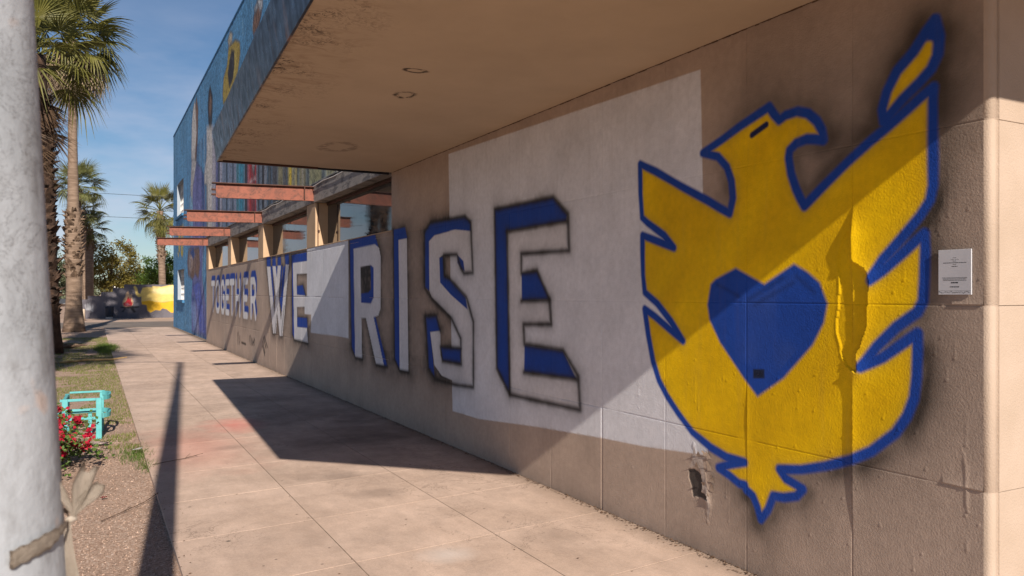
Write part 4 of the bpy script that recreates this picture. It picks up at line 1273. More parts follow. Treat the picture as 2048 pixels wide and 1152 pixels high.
# words on the red banner
(ya, za), (yb, zb) = REDTEXT[0], REDTEXT[2]
GL = {'R': [[(0, 0), (0, 1), (.8, 1), (.8, .5), (0, .5)], [(.3, .5), (.9, 0)]], 'E': [[(.9, 1), (0, 1), (0, 0), (.9, 0)], [(0, .5), (.7, .5)]], 'D': [[(0, 0), (0, 1), (.6, 1), (.9, .7), (.9, .3), (.6, 0), (0, 0)]], 'F': [[(0, 0), (0, 1), (.9, 1)], [(0, .5), (.7, .5)]], 'O': [[(0, 0), (0, 1), (.9, 1), (.9, 0), (0, 0)]]}
for q, chh in enumerate('RED FO'):
    if chh == ' ': continue
    for l in GL[chh]:
        cv.stroke([(ya + (yb - ya) * (q + .1 + .75 * x) / 6, za + (zb - za) * y) for x, y in l], (.6, .5, .5), .018, .03, .9)
V = np.stack([np.full(len(P), XB), P[:, 0], P[:, 1]], 1)
iy, iz = np.meshgrid(np.arange(ny - 1), np.arange(nz_ - 1), indexing='ij')
iy, iz = iy.ravel(), iz.ravel()
F = np.stack([iy * nz_ + iz, iy * nz_ + iz + 1, (iy + 1) * nz_ + iz + 1, (iy + 1) * nz_ + iz], 1)
Q = np.stack([(gy[iy] + gy[iy + 1]) / 2, (gz[iz] + gz[iz + 1]) / 2], 1)
keep = ~((Q[:, 0] < 28.46) & (Q[:, 1] < 3.42))
for (a0, b0, c0, d0) in WIN:
    keep &= ~((Q[:, 0] > a0) & (Q[:, 0] < b0) & (Q[:, 1] > c0) & (Q[:, 1] < d0))
f = F[keep]
u, inv = np.unique(f.ravel(), return_inverse=True)
tpart(link('painted_wall', grid_mesh('painted_wall', V[u], inv.reshape(-1, 4), cv.c[u]), MAT['mural']))
m = MB()
m.box(XB + .5, XB + 9, 9.74, 42.92, 3.6, 9.45)
m.box(XB + .5, XB + 9, 28.5, 42.92, 0, 3.6)
tpart(m.build('core', MAT['bluepaint']))
m = MB()
m.poly([(XB, 42.94, 0), (XB + 9, 42.94, 0), (XB + 9, 42.94, 9.5), (XB, 42.94, 9.5)])
m.poly([(XB, 9.72, 3.42), (XB, 9.72, 9.5), (XB + 9, 9.72, 9.5), (XB + 9, 9.72, 3.42)])
tpart(m.build('end_wall', MAT['bluepaint']))
m = MB()
m.box(XB - .015, XB + .25, 9.70, 42.96, 9.502, 9.56)
tpart(m.build('coping', MAT['bluepaint']))
for (a0, b0, c0, d0) in WIN:
    w = tpart(empty('window'))
    dp = .20
    m = MB()
    m.poly([(XB, b0, c0), (XB, b0, d0), (XB + dp, b0, d0), (XB + dp, b0, c0)])
    m.poly([(XB, a0, c0), (XB + dp, a0, c0), (XB + dp, a0, d0), (XB, a0, d0)])
    m.poly([(XB, a0, d0), (XB + dp, a0, d0), (XB + dp, b0, d0), (XB, b0, d0)])
    m.poly([(XB, a0, c0), (XB, b0, c0), (XB + dp, b0, c0), (XB + dp, a0, c0)])
    sub(m.build('reveal', MAT['reveal']), w)
    m = MB()
    m.box(XB + dp - .02, XB + dp, a0, b0, c0, d0)
    sub(m.build('pane', MAT['glass']), w)
    m = MB()
    for q in range(8):
        y = a0 + (b0 - a0) * q / 7
        m.box(XB + dp - .05, XB + dp - .022, y - .02, y + .02, c0 + .005, d0 - .005)
    for q in range(1, 5):
        z = c0 + (d0 - c0) * q / 5
        m.box(XB + dp - .046, XB + dp - .024, a0 + .03, b0 - .03, z - .02, z + .02)
    sub(m.build('grille', MAT['white']), w)
    m = MB()
    m.box(XB - .09, XB + .02, a0 - .1, b0 + .1, c0 - .13, c0 - .003)
    sub(m.build('window_sill', MAT['bluepaint'], bevel=.01), w)

# ------------------------------------------------------------------ campfire mural wall beyond the alley
YC = 60.0
fw = empty('campfire_wall', (3, YC, 0))
tag(fw, 'stepped grey block wall painted with campfire and yellow blob behind the palms', 'wall')
gx = np.arange(-.9, 12.0, .03)
gz = np.arange(-.03, 2.64, .03)
nx, nz_ = len(gx), len(gz)
XX, ZZ = np.meshgrid(gx, gz, indexing='ij')
P = np.stack([XX.ravel(), ZZ.ravel()], 1)
cv = Canvas(P, (.115, .105, .12))
cv.c *= (.8 + .4 * vnoise(P, .8, 101))[:, None]
for colr, poly, soft in FIREMURAL:
    cv.fill(poly, colr, soft)
sx_ = [p[0] for p in STEPS]
sz_ = [p[1] for p in STEPS]
def top_at(x):
    h = STEPS[0][1]
    for k_ in range(0, len(STEPS) - 1, 2):
        if x >= STEPS[k_][0]:
            h = STEPS[k_][1]
    return h
V = np.stack([P[:, 0], np.full(len(P), YC), P[:, 1]], 1)
ix, iz = np.meshgrid(np.arange(nx - 1), np.arange(nz_ - 1), indexing='ij')
ix, iz = ix.ravel(), iz.ravel()
F = np.stack([ix * nz_ + iz, (ix + 1) * nz_ + iz, (ix + 1) * nz_ + iz + 1, ix * nz_ + iz + 1], 1)
tops = np.array([top_at(x) for x in gx])
keep = (gz[iz] + .015) < tops[ix]
f = F[keep]
u, inv = np.unique(f.ravel(), return_inverse=True)
o = link('painted_face', grid_mesh('painted_face', V[u], inv.reshape(-1, 4), cv.c[u]), MAT['fire'])
o.parent = fw; o.matrix_parent_inverse = Matrix.Translation((-3, -YC, 0))
m = MB()
xs_ = [STEPS[k_][0] for k_ in range(0, len(STEPS), 2)] + [12.0]
for k_ in range(len(xs_) - 1):
    m.box(max(xs_[k_], -.9), xs_[k_ + 1], YC + .01, YC + .2, -.05, top_at(xs_[k_] + .01) - .02)
o = m.build('block_core', plain('grey_block', (.10, .095, .10), (.14, .13, .14), 2))
o.parent = fw; o.matrix_parent_inverse = Matrix.Translation((-3, -YC, 0))

b = empty('trash_bin', (.96, YC - .9, -.02))
tag(b, 'dark ribbed trash bin in front of the campfire wall', 'bin')
m = MB()
m.tube([(0, 0, .12), (0, 0, .2), (0, 0, .72), (0, 0, .76)], [.20, .24, .26, .27], 14)
m.build('drum', MAT['bin'], b, True)
m = MB()
m.tube([(0, 0, 0), (0, 0, .119)], [.24, .2], 12)
m.build('foot', MAT['kerb'], b)
m = MB()
m.tube([(0, 0, .761), (0, 0, .80), (0, 0, .83)], [.28, .27, .12], 14)
m.build('lid', MAT['bin'], b)

b = MB()
b.tube([(0, 0, 0), (0, 0, .60), (0, 0, .70), (0, 0, .74)], [.185, .18, .17, .10], 16)
o = b.build('bollard', MAT['block'], None, True)
o.location = (-.60, 55.6, -.03)
tag(o, 'short thick beige concrete bollard beside the palm trunk base', 'bollard')

# ------------------------------------------------------------------ palms
def fan_mesh(name, mat, nseg=30, spread=125, L=.95, pet=1.0, droop=.25, seed=0, fold=.25, gapf=.55):
    r = random.Random(seed)
    m = MB()
    # petiole
    p = [(0, 0, 0), (pet * .5, 0, .02), (pet, 0, -.02 - droop * .1)]
    m.tube(p, [.028, .02, .014], 5, False)
    hx, hz = pet, -.02 - droop * .1
    for k_ in range(nseg):
        a0 = R(-spread + 2 * spread * (k_ + .5) / nseg + r.uniform(-2, 2))
        half = R(spread / nseg) * .96
        l = L * (0.62 + .38 * math.cos(a0 * .55)) * r.uniform(.9, 1.08)
        dr = droop * r.uniform(.6, 1.4)
        pts = []
        for (tt, wf) in ((.04, 1.0), (.45, 1.0), (.72, gapf), (1.0, .04)):
            rad = l * tt
            w = min(rad, l * .5) * math.tan(half) * wf
            z = hz - dr * l * max(0, tt - .3) ** 1.8 * 1.5 + fold * .12 * (1 - abs(math.cos(a0))) * rad
            x, y = hx + rad * math.cos(a0), rad * math.sin(a0)
            nx_, ny_ = -math.sin(a0), math.cos(a0)
            zz = w * .35
            pts.append(((x + nx_ * w, y + ny_ * w, z + zz), (x, y, z - zz), (x - nx_ * w, y - ny_ * w, z + zz)))
        n = len(m.v)
        for q in pts:
            m.v += list(q)
        for q in range(3):
            for s_ in (0, 1):
                a_, b_ = n + q * 3 + s_, n + q * 3 + s_ + 1
                m.f.append((a_, b_, b_ + 3, a_ + 3))
    me = m.mesh(name)
    me.materials.append(mat)
    return me

FR = {}
for key, mt in (('g', 'palm'), ('y', 'palm_young')):
    FR[key] = [fan_mesh('frond_leaf', MAT[mt], 30, 120, .95, .9, dr, sd) for dr, sd in ((.15, 1), (.4, 2), (.9, 3))]
FR['d'] = [fan_mesh('dead_leaf', MAT['palm_dead'], 22, 75, .95, .8, 1.1, 5, gapf=.25), fan_mesh('dead_leaf', MAT['palm_dead'], 20, 60, .9, .7, 1.4, 6, gapf=.2)]
FR['k'] = [fan_mesh('dead_leaf', MAT['palm_dark'], 22, 70, .95, .8, 1.1, 7, gapf=.3), fan_mesh('dead_leaf', MAT['palm_dark'], 20, 60, .9, .7, 1.4, 8, gapf=.25)]

def palm(label, base, height, lean, r0, rboot, rtop, boot_z, crown_r, n_green, n_dead, dead='d', green='g', seed=1, skirt=0.0, flare=1.25, min_el=-45):
    r = random.Random(seed)
    root = empty('palm_tree', base)
    tag(root, label, 'palm tree', 'fan palms')
    m = MB()
    N = 28
    pts, rad = [], []
    for k_ in range(N + 1):
        tt = k_ / N
        z = height * tt
        off = lean * (tt ** 1.3)
        rr_ = rtop + (r0 - rtop) * max(0, 1 - tt * 1.35) ** 1.1
        if tt < .09: rr_ *= 1 + (flare - 1) * (1 - tt / .09)
        if boot_z[0] < z < boot_z[1]: rr_ = max(rr_, rboot * .82)
        rr_ *= 1 + .03 * r.uniform(-1, 1)
        pts.append((off * LEAN.x, off * LEAN.y, z))
        rad.append(rr_)
    m.tube(pts, rad, 18)
    m.build('trunk', MAT['boot_dark' if flare == 1.2 else 'trunk'], root, True)
    # old leaf bases, too many to pick apart
    m = MB()
    z = boot_z[0]
    ang = 0
    while z < boot_z[1]:
        for q in range(7):
            ang += 2.4 + r.uniform(-.5, .5)
            zz = z + r.uniform(-.05, .18)
            tt = zz / height
            off = lean * (tt ** 1.3)
            c_ = Vector((off * LEAN.x, off * LEAN.y, zz))
            dv = Vector((math.cos(ang), math.sin(ang), 0))
            sv = Vector((-dv.y, dv.x, 0))
            w = r.uniform(.035, .12)
            b0 = c_ + dv * rboot * .72
            b1 = c_ + dv * (rboot * r.uniform(.9, 1.35)) + sv * r.uniform(-.08, .08) + Vector((0, 0, r.uniform(.06, .32)))
            n = len(m.v)
            m.v += [tuple(b0 - sv * w), tuple(b0 + sv * w), tuple(b1 + sv * w * .55), tuple(b1 - sv * w * .55), tuple(b0 - sv * w + Vector((0, 0, .13))), tuple(b0 + sv * w + Vector((0, 0, .13)))]
            m.f += [(n, n + 1, n + 2, n + 3), (n + 4, n + 3, n + 2, n + 5), (n, n + 3, n + 4), (n + 1, n + 5, n + 2)]
        z += .12
    o = m.build('leaf_bases', MAT['boot_dark' if flare == 1.2 else 'boot'], root)
    o['kind'] = 'stuff'
    # crown
    top = Vector((lean * LEAN.x, lean * LEAN.y, height))
    sc = crown_r / 1.85
    tot = n_green
    for k_ in range(tot):
        tt = (k_ + .5) / tot
        el = 82 - (82 - min_el) * tt ** .9
        az = k_ * 2.39996 + r.uniform(-.25, .25)
        v = FR[green][0 if el > 45 else 1 if el > 0 else 2]
        ob = bpy.data.objects.new('frond', v)
        col.objects.link(ob)
        ob.parent = root
        s_ = sc * r.uniform(.85, 1.1)
        M_ = Matrix.Rotation(az, 4, 'Z') @ Matrix.Rotation(R(-el), 4, 'Y') @ Matrix.Rotation(R(r.uniform(-25, 25)), 4, 'X')
        ob.matrix_local = Matrix.Translation(top + Vector((0, 0, .25 - .5 * tt))) @ M_ @ Matrix.Scale(s_, 4)
    for k_ in range(n_dead):
        tt = (k_ + .5) / n_dead
        el = (-62 - 24 * r.random()) if dead == 'k' else (-30 - 54 * r.random())
        az = k_ * 2.39996 + 1 + r.uniform(-.3, .3)
        ob = bpy.data.objects.new('dead_frond', FR[dead][k_ % 2])
        col.objects.link(ob)
        ob.parent = root
        s_ = sc * r.uniform(.75, 1.0)
        M_ = Matrix.Rotation(az, 4, 'Z') @ Matrix.Rotation(R(-el), 4, 'Y') @ Matrix.Rotation(R(r.uniform(-40, 40)), 4, 'X')
        ob.matrix_local = Matrix.Translation(top + Vector((math.cos(az) * .18, math.sin(az) * .18, -.1 - skirt * tt))) @ M_ @ Matrix.Scale(s_, 4)
    return root

LEAN = Vector((.883, -.469, 0))
palm('nearest dark fan palm with a shaggy brown skirt, half hidden by the white lamp pole', (-1.14, 25.4, -.05), 8.3, -.34, .36, .40, .28, (.9, 6.8), 2.0, 18, 60, 'k', 'g', 3, 2.1, 1.2, -30)
palm('fan palm off the left edge whose crown shades the grass strip', (-2.7, 9.0, -.05), 8.6, 0, .34, .38, .26, (1, 7), 2.2, 34, 30, 'k', 'g', 23, 1.2, 1.21, -40)
palm('tall fan palm with smooth upper trunk and rough boots, drooping dead fronds', (-.74, 39.7, -.05), 12.9, -.1, .34, .40, .17, (2.4, 5.2), 2.6, 38, 52, 'd', 'g', 5, 1.0, 1.35, -42)
palm('fan palm with dark cap under its crown behind the tall palm trunk', (-.99, 77.5, -.05), 11.0, -.2, .30, .34, .20, (9.4, 10.6), 2.5, 24, 6, 'k', 'y', 9, .4, 1.1, -20)
palm('small fan palm crown just below the palm with the dark cap', (-.75, 83.0, -.05), 9.4, 0, .28, .3, .2, (8, 9), 2.0, 19, 6, 'k', 'y', 12, .4, 1.1, -25)
palm('lowest fan palm of the row, thick dark trunk beside the olive tree', (-.30, 85.1, -.05), 7.9, 0, .38, .42, .34, (5.6, 7.6), 2.1, 21, 8, 'k', 'y', 15, .5, 1.1, -30)
palm('single fan palm with short shaggy collar above the yellow painted wall', (5.17, 72.0, -.05), 8.6, -.25, .30, .38, .26, (4.6, 7.9), 2.5, 24, 6, 'k', 'g', 19, .3, 1.1, -45)

# ------------------------------------------------------------------ trees
def tree(name, label, base, h, rx, rz, cz, mat, n, seed, lo=.35, leaf=.16):
    r = random.Random(seed)
    root = empty(name, base)
    tag(root, label, 'tree')
    m = MB()
    m.tube([(0, 0, 0), (.05, 0, h * .25), (.0, .1, cz), (.1, 0, cz + rz * .5)], [.18, .14, .09, .04], 8)
    for k_ in range(7):
        a = k_ * 2.4
        m.tube([(0, .05, h * .25 + k_ * .1), (math.cos(a) * rx * .4, math.sin(a) * rx * .4, cz), (math.cos(a) * rx * .7, math.sin(a) * rx * .7, cz + rz * .4)], [.07, .05, .015], 5)
    m.build('trunk', MAT['bark'], root)
    clumps = []
    for k_ in range(46):
        while True:
            p = Vector((r.uniform(-1, 1), r.uniform(-1, 1), r.uniform(-1, 1)))
            if lo < p.length < 1: break
        clumps.append((Vector((p.x * rx, p.y * rx, cz + p.z * rz)), r.uniform(.25, .5) * rx * .7))
    V, F = [], []
    for k_ in range(n):
        c_, s_ = clumps[r.randrange(len(clumps))]
        p = c_ + Vector((r.gauss(0, .5), r.gauss(0, .5), r.gauss(0, .45))) * s_
        l = leaf * r.uniform(.6, 1.3)
        u_ = Vector((r.gauss(0, 1), r.gauss(0, 1), r.gauss(0, .7))).normalized()
        w_ = u_.cross(Vector((r.gauss(0, 1), r.gauss(0, 1), r.gauss(0, 1)))).normalized() * l * .32
        n0 = len(V)
        V += [tuple(p - u_ * l * .5), tuple(p + w_), tuple(p + u_ * l * .5), tuple(p - w_)]
        F.append((n0, n0 + 1, n0 + 2, n0 + 3))
    me = bpy.data.meshes.new('crown')
    me.from_pydata(V, [], F)
    link('crown', me, mat, root)
    return root

tree('olive_tree', 'loose olive-yellow tree behind the stepped grey wall', (1.6, 89.9, 0), 7.6, 2.9, 2.9, 4.2, MAT['leaf_olive'], 9000, 1, .3, .22)
tree('olive_tree', 'lower olive-brown tree between the olive tree and the bright green tree', (3.6, 92, 0), 4.6, 1.9, 1.7, 2.6, MAT['leaf_olive'], 4500, 2, .3, .2)
tree('round_tree', 'dense bright green tree behind the yellow painted wall', (6.0, 82, 0), 5.6, 2.3, 2.0, 3.5, MAT['leaf_green'], 9000, 3, .3, .2)
tree('street_tree', 'grey-green tree far off to the left between pole and palm', (-4.9, 118, 0), 7.8, 3.0, 3.2, 4.6, MAT['leaf_grey'], 6000, 4, .3, .28)
tree('street_tree', 'pale grey-green tree directly left of the tall palm trunk', (-3.2, 128, 0), 5.5, 2.6, 2.2, 3.2, MAT['leaf_grey'], 4000, 5, .3, .28)
tree('thin_tree', 'thin wispy tree on the skyline above the low wall steps', (4.6, 108, 0), 5.6, 1.7, 1.5, 4.0, MAT['leaf_olive'], 700, 6, .5, .22)
# a far belt of trees and scrub that reads as one mass
V, F = [], []
r = random.Random(77)
for k_ in range(26000):
    x = r.uniform(-160, 220)
    y = 330 + r.uniform(-12, 12)
    hh = 3.2 + 2.2 * math.sin(x * .21) + 1.6 * math.sin(x * .53 + 1)
    if -24 < x < -3: hh = 1.6
    z = r.uniform(0, 1) ** .8 * max(hh, 1.2) * 1.3
    u_ = Vector((r.gauss(0, 1), r.gauss(0, .4), r.gauss(0, .8))).normalized() * .45
    w_ = Vector((-u_.z, 0, u_.x)) * .7
    p = Vector((x, y, z))
    n0 = len(V)
    V += [tuple(p - u_), tuple(p + w_), tuple(p + u_), tuple(p - w_)]
    F.append((n0, n0 + 1, n0 + 2, n0 + 3))
me = bpy.data.meshes.new('far_trees')
me.from_pydata(V, [], F)
tag(link('far_trees', me, MAT['leaf_grey']), 'distant grey-green belt of trees on the horizon', 'trees', kind='stuff')

# small house and car in the distance
hs_ = empty('far_house', (5.2, 128, 0))
tag(hs_, 'small pale house with flat roof glimpsed between the trees', 'house')
m = MB(); m.box(-3, 3, 0, 6, 0, 2.9); m.build('wall', MAT['white'], hs_)
m = MB(); m.box(-3.3, 3.3, -.3, 6.3, 2.905, 3.15); m.build('roof', MAT['roof'], hs_)
m = MB(); m.box(-1.9, -.6, -.05, -.005, 1.0, 2.1); m.build('window', MAT['glass'], hs_)
m = MB(); m.box(.8, 1.8, -.05, -.005, 0.02, 2.1); m.build('door', MAT['flange'], hs_)
car = empty('parked_car', (-9.6, 205, -.02))
tag(car, 'small silver car far down the street at left', 'car')
m = MB()
sec = [(-2.1, .5, .8, .82), (-2.0, .35, .95, .88), (-.9, .3, 1.0, .9), (-.4, .3, 1.42, .78), (1.0, .3, 1.45, .78), (1.7, .3, 1.05, .88), (2.1, .35, .95, .85), (2.15, .5, .8, .8)]
n = 0
for (y, z0, z1, hw) in sec:
    m.v += [(-.88, y, z0), (.88, y, z0), (.9, y, min(.85, z1)), (hw * .85, y, z1), (-hw * .85, y, z1), (-.9, y, min(.85, z1))]
for k_ in range(len(sec) - 1):
    for q in range(6):
        a0, b0 = k_ * 6 + q, k_ * 6 + (q + 1) % 6
        m.f.append((a0, b0, b0 + 6, a0 + 6))
m.f += [tuple(range(5, -1, -1)), tuple(range(len(m.v) - 6, len(m.v)))]
m.build('body', MAT['carpaint'], car)
m = MB(); m.poly([(-.62, -.94, 1.03), (.62, -.94, 1.03), (.56, -.47, 1.39), (-.56, -.47, 1.39)]); m.build('windscreen', MAT['glass'], car)
for x in (-.75, .75):
    for y in (-1.35, 1.35):
        m = MB(); m.tube([(x - .1, y, .32), (x + .1, y, .32)], .32, 14); m.build('wheel', MAT['tyre'], car)
    m = MB(); m.box(x * .8 - .15, x * .8 + .15, -2.12, -2.06, .66, .78); m.build('headlight', MAT['white'], car)

# overhead cables across the alley
def wire(label, p, q, sag):
    m = MB()
    p, q = Vector(p), Vector(q)
    m.tube([tuple(p.lerp(q, i / 24) - Vector((0, 0, sag * 4 * (i / 24) * (1 - i / 24)))) for i in range(25)], .014, 5)
    tag(m.build('overhead_cable', MAT['wire']), label, 'cable', 'cables over the alley')
wire('upper of the two black cables crossing the sky left of the blue building', (-12, 62, 8.75), (40, 47, 7.4), .25)
wire('lower of the two black cables crossing the sky left of the blue building', (-12, 62, 7.15), (40, 47, 6.0), .2)

# ------------------------------------------------------------------ lamp pole in the foreground with its tied cloth
pole = empty('lamp_pole', (-.152, 1.0145, -.03))
tag(pole, 'grey-white painted lamp pole with cracked paint, close in the left foreground', 'lamp pole')
m = MB()
lean = math.tan(R(2.7))
N = 40
pts, rad = [], []
for k_ in range(N + 1):
    z = 11.2 * k_ / N
    off = -(z - 1.66) * lean
    pts.append((off * LEAN.x, off * LEAN.y, z))
    rad.append(.117 - .0042 * z - (.0035 * max(0, z - 1.66) if z < 3 else .0047) + .009 * max(0, 1.66 - z))
m.tube(pts, rad, 40)
m.build('shaft', MAT['pole'], pole, True)
tip = Vector(pts[-1])
m = MB()
m.tube([tip + Vector((0, 0, -.15)), tip + Vector((-.5, .1, .12)), tip + Vector((-1.3, .25, .22))], [.035, .03, .025], 8)
m.build('arm', MAT['lamp'], pole, True)
m = MB()
m.tube([tip + Vector((-1.25, .24, .2)), tip + Vector((-1.5, .29, .2)), tip + Vector((-1.9, .36, .17))], [.05, .11, .04], 8)
m.build('lamp_head', MAT['lamp'], pole, True)

# cloth strip: a band round the pole plus loose tails at the knot
tie = empty('cloth_tie', (-.125, 1.0, 1.4))
tag(tie, 'torn grey-brown cloth strip tied round the lamp pole', 'cloth')
tinv2 = Matrix.Translation((.125, -1.0, -1.4))
def tp(o):
    o.parent = tie
    o.matrix_parent_inverse = tinv2
    return o
RIGHT = Vector((.990, .139, 0)); FWD = Vector((-.139, .990, 0))
pc = Vector((-.1416, 1.009, 0))
ZK = 1.381
PR = .1165
def around(a, r_, z):
    # a = 0 faces right as seen past the pole, 90 faces the camera
    d = RIGHT * math.cos(a) - FWD * math.sin(a)
    return pc + d * r_ + Vector((0, 0, z))
def cloth(name, rows):
    """rows: list of lists of points -> subdivided sheet with slight thickness"""
    bm = bmesh.new()
    vs = [[bm.verts.new(p) for p in r_] for r_ in rows]
    for i in range(len(rows) - 1):
        for j in range(len(rows[0]) - 1):
            bm.faces.new((vs[i][j], vs[i][j + 1], vs[i + 1][j + 1], vs[i + 1][j]))
    bmesh.ops.solidify(bm, geom=bm.faces[:], thickness=.0012)
    me = bpy.data.meshes.new(name)
    bm.to_mesh(me)
    bm.free()
    return tp(link(name, me, MAT['ribbon'], None, True))
rows = []
NB_ = 26
for i in range(NB_ + 1):
    a = R(12 + 50 * i / NB_)
    zc = ZK - .012 * i / NB_ + .001 * math.sin(i * 1.7)
    hw = .0015 + .0075 * min(1, i / 14)
    r_ = PR + .002 + .0003 * math.sin(i * 2.1)
    rows.append([around(a, r_ + .0005 * math.sin(i * .6 + q * 1.9), zc + hw * (q - 2) / 2) for q in range(5)])
cloth('band', rows)
rows = []
for i in range(24):
    a = R(10 - 200 * i / 23)
    rows.append([around(a, PR + .0015, ZK + .003 * (q - 1)) for q in range(3)])
cloth('band', rows)
kn = around(R(13), PR + .004, ZK)
m = MB()
m.tube([kn + RIGHT * -.005, kn, kn + RIGHT * .006], [.0022, .0042, .0018], 8)
tp(m.build('knot', MAT['ribbon'], None, True))
def tail(dirv, side, L_, w0, w1, n=10, jag=0.0, seed=0):
    r = random.Random(seed)
    rows = []
    for i in range(n + 1):
        tt = i / n
        c_ = kn + dirv * L_ * tt + FWD * -.004 * math.sin(tt * 3) + side * .003 * math.sin(tt * 4 + seed)
        w = w0 + (w1 - w0) * min(1, tt * 1.5)
        row = []
        for q in range(7):
            e = (q - 3) / 3
            j = dirv * r.uniform(-jag, jag) if i == n else Vector((0, 0, 0))
            row.append(c_ + side * w * e + FWD * (-.003 * math.cos(e * 4 + tt * 5) * tt) + j)
        rows.append(row)
    cloth('tail', rows)
up = Vector((0, 0, 1))
tail((up * .95 - RIGHT * .30).normalized(), (RIGHT * .85 + up * .3).normalized(), .056, .0015, .0060, 10, .005, 1)
tail((up * .94 + RIGHT * .34).normalized(), (RIGHT * .94 - up * .25).normalized(), .058, .0015, .0098, 10, .006, 2)
tail((up * .74 + RIGHT * .62).normalized(), (RIGHT * .75 - up * .65).normalized(), .046, .0015, .0085, 10, .005, 3)
tail((up * -1 + RIGHT * -.02).normalized(), (RIGHT * .95 - FWD * .2).normalized(), .10, .0025, .0085, 10, .006, 4)

# ------------------------------------------------------------------ turquoise chair frame
ch = empty('chair_frame', (-.31, 10.2, -.03), -.03)
tag(ch, 'turquoise wooden chair frame without seat on the gravel beside the sidewalk', 'chair')
def cb(name, x0, x1, y0, y1, z0, z1):
    m = MB(); m.box(x0, x1, y0, y1, z0, z1); m.build(name, MAT['turq'], ch, bevel=.004)
W_, D_, H_ = .40, .62, .47
cb('leg', W_ - .06, W_, 0, .045, 0, H_ - .002)
cb('leg', 0, .06, 0, .045, .02, H_ - .002)
cb('leg', W_ - .035, W_ + .01, D_ - .045, D_, .0, H_ - .002)
cb('leg', .0, .045, D_ - .045, D_, .0, H_ - .002)
cb('rail', -.02, W_ - .061, .008, .030, H_ - .03, H_ + .0)
cb('rail', .061, W_ - .061, .008, .032, .225, .255)
cb('rail', .046, W_ + .02, D_ - .035, D_ - .012, H_ - .001, H_ + .022)
cb('rail', .046, W_ - .036, D_ - .032, D_ - .01, .25, .28)
cb('rail', .005, .04, .046, D_ - .046, H_ - .035, H_ - .003)
cb('rail', .008, .035, .046, D_ - .046, .25, .285)
cb('rail', W_ - .05, W_ - .015, .046, D_ - .046, .20, .24)
cb('slat', .05, W_ - .05, .30, .34, .265, .285)
cb('slat', W_ - .15, W_ - .11, .32, .345, .0, .264)
for z0 in (H_ - .03, .235):
    m = MB()
    N = 12
    for i in range(N + 1):
        tt = i / N
        bul = .075 * (1 - (2 * tt - 1) ** 4)
        y = .05 + (D_ - .1) * tt
        m.v += [(W_ - .01 + bul, y, z0), (W_ + .014 + bul, y, z0), (W_ + .014 + bul, y, z0 + .05), (W_ - .01 + bul, y, z0 + .05)]
    for i in range(N):
        for q in range(4):
            a0, b0 = i * 4 + q, i * 4 + (q + 1) % 4
            m.f.append((a0, b0, b0 + 4, a0 + 4))
    m.f += [(3, 2, 1, 0), (N * 4, N * 4 + 1, N * 4 + 2, N * 4 + 3)]
    m.build('curved_slat', MAT['turq'], ch)
cb('board', -.13, -.01, .10, .13, .20, .31)
cb('board', -.10, -.005, .07, .095, .08, .14)

# ------------------------------------------------------------------ bougainvillea
bush = empty('bougainvillea', (-.58, 8.7, -.03))
tag(bush, 'low bougainvillea bush with crimson flowers behind the lamp pole', 'bush')
r = random.Random(5)
stems = []
m = MB()
for k_ in range(21):
    a = R(-85 + 150 * r.random()) if k_ < 17 else r.uniform(0, 6.28)
    L_ = r.uniform(.4, .95)
    hgt = r.uniform(.05, .46)
    e = Vector((math.cos(a) * L_ * .75, math.sin(a) * L_, hgt))
    mid = Vector((e.x * .4, e.y * .4, hgt * .9 + .12))
    p = [Vector((0, 0, 0)), mid * .5 + Vector((0, 0, .08)), mid, e]
    m.tube(p, [.009, .007, .005, .002], 5)
    stems.append(p)
m.build('stems', MAT['stick'], bush)
V, F = [], []
def leafq(V, F, p, l, w, nrm, r):
    u_ = Vector((r.gauss(0, 1), r.gauss(0, 1), r.gauss(0, .5))).normalized()
    u_ = (u_ - nrm * u_.dot(nrm)).normalized()
    w_ = u_.cross(nrm)
    n0 = len(V)
    V += [tuple(p), tuple(p + u_ * l * .5 + w_ * w + nrm * w * .25), tuple(p + u_ * l), tuple(p + u_ * l * .5 - w_ * w + nrm * w * .25)]
    F.append((n0, n0 + 1, n0 + 2, n0 + 3))
for p in stems:
    for k_ in range(120):
        tt = r.random() ** .7
        q = p[1].lerp(p[2], tt * 2) if tt < .5 else p[2].lerp(p[3], tt * 2 - 1)
        q = q + Vector((r.gauss(0, .05), r.gauss(0, .05), r.gauss(0, .045)))
        q.z = max(q.z, .02)
        nrm = Vector((r.gauss(0, .6), r.gauss(-.4, .6), 1)).normalized()
        leafq(V, F, q, r.uniform(.03, .055), r.uniform(.011, .019), nrm, r)
me = bpy.data.meshes.new('foliage')
me.from_pydata(V, [], F)
link('foliage', me, MAT['leaf_bush'], bush)
for p in stems:
    for k_ in range(3):
        tt = (1.0, .72, .45)[k_] - r.uniform(0, .1)
        if r.random() < .52: continue
        q = p[2].lerp(p[3], tt) + Vector((r.gauss(0, .04), r.gauss(0, .04), .03))
        V, F = [], []
        for j in range(26):
            off = Vector((r.gauss(0, 1), r.gauss(0, 1), r.gauss(0, .8))) * .026
            leafq(V, F, q + off, r.uniform(.038, .052), r.uniform(.017, .024), Vector((r.gauss(0, 1), r.gauss(-.5, 1), r.gauss(.6, 1))).normalized(), r)
        me = bpy.data.meshes.new('flower_cluster')
        me.from_pydata(V, [], F)
        link('flower_cluster', me, MAT['bract'], bush)

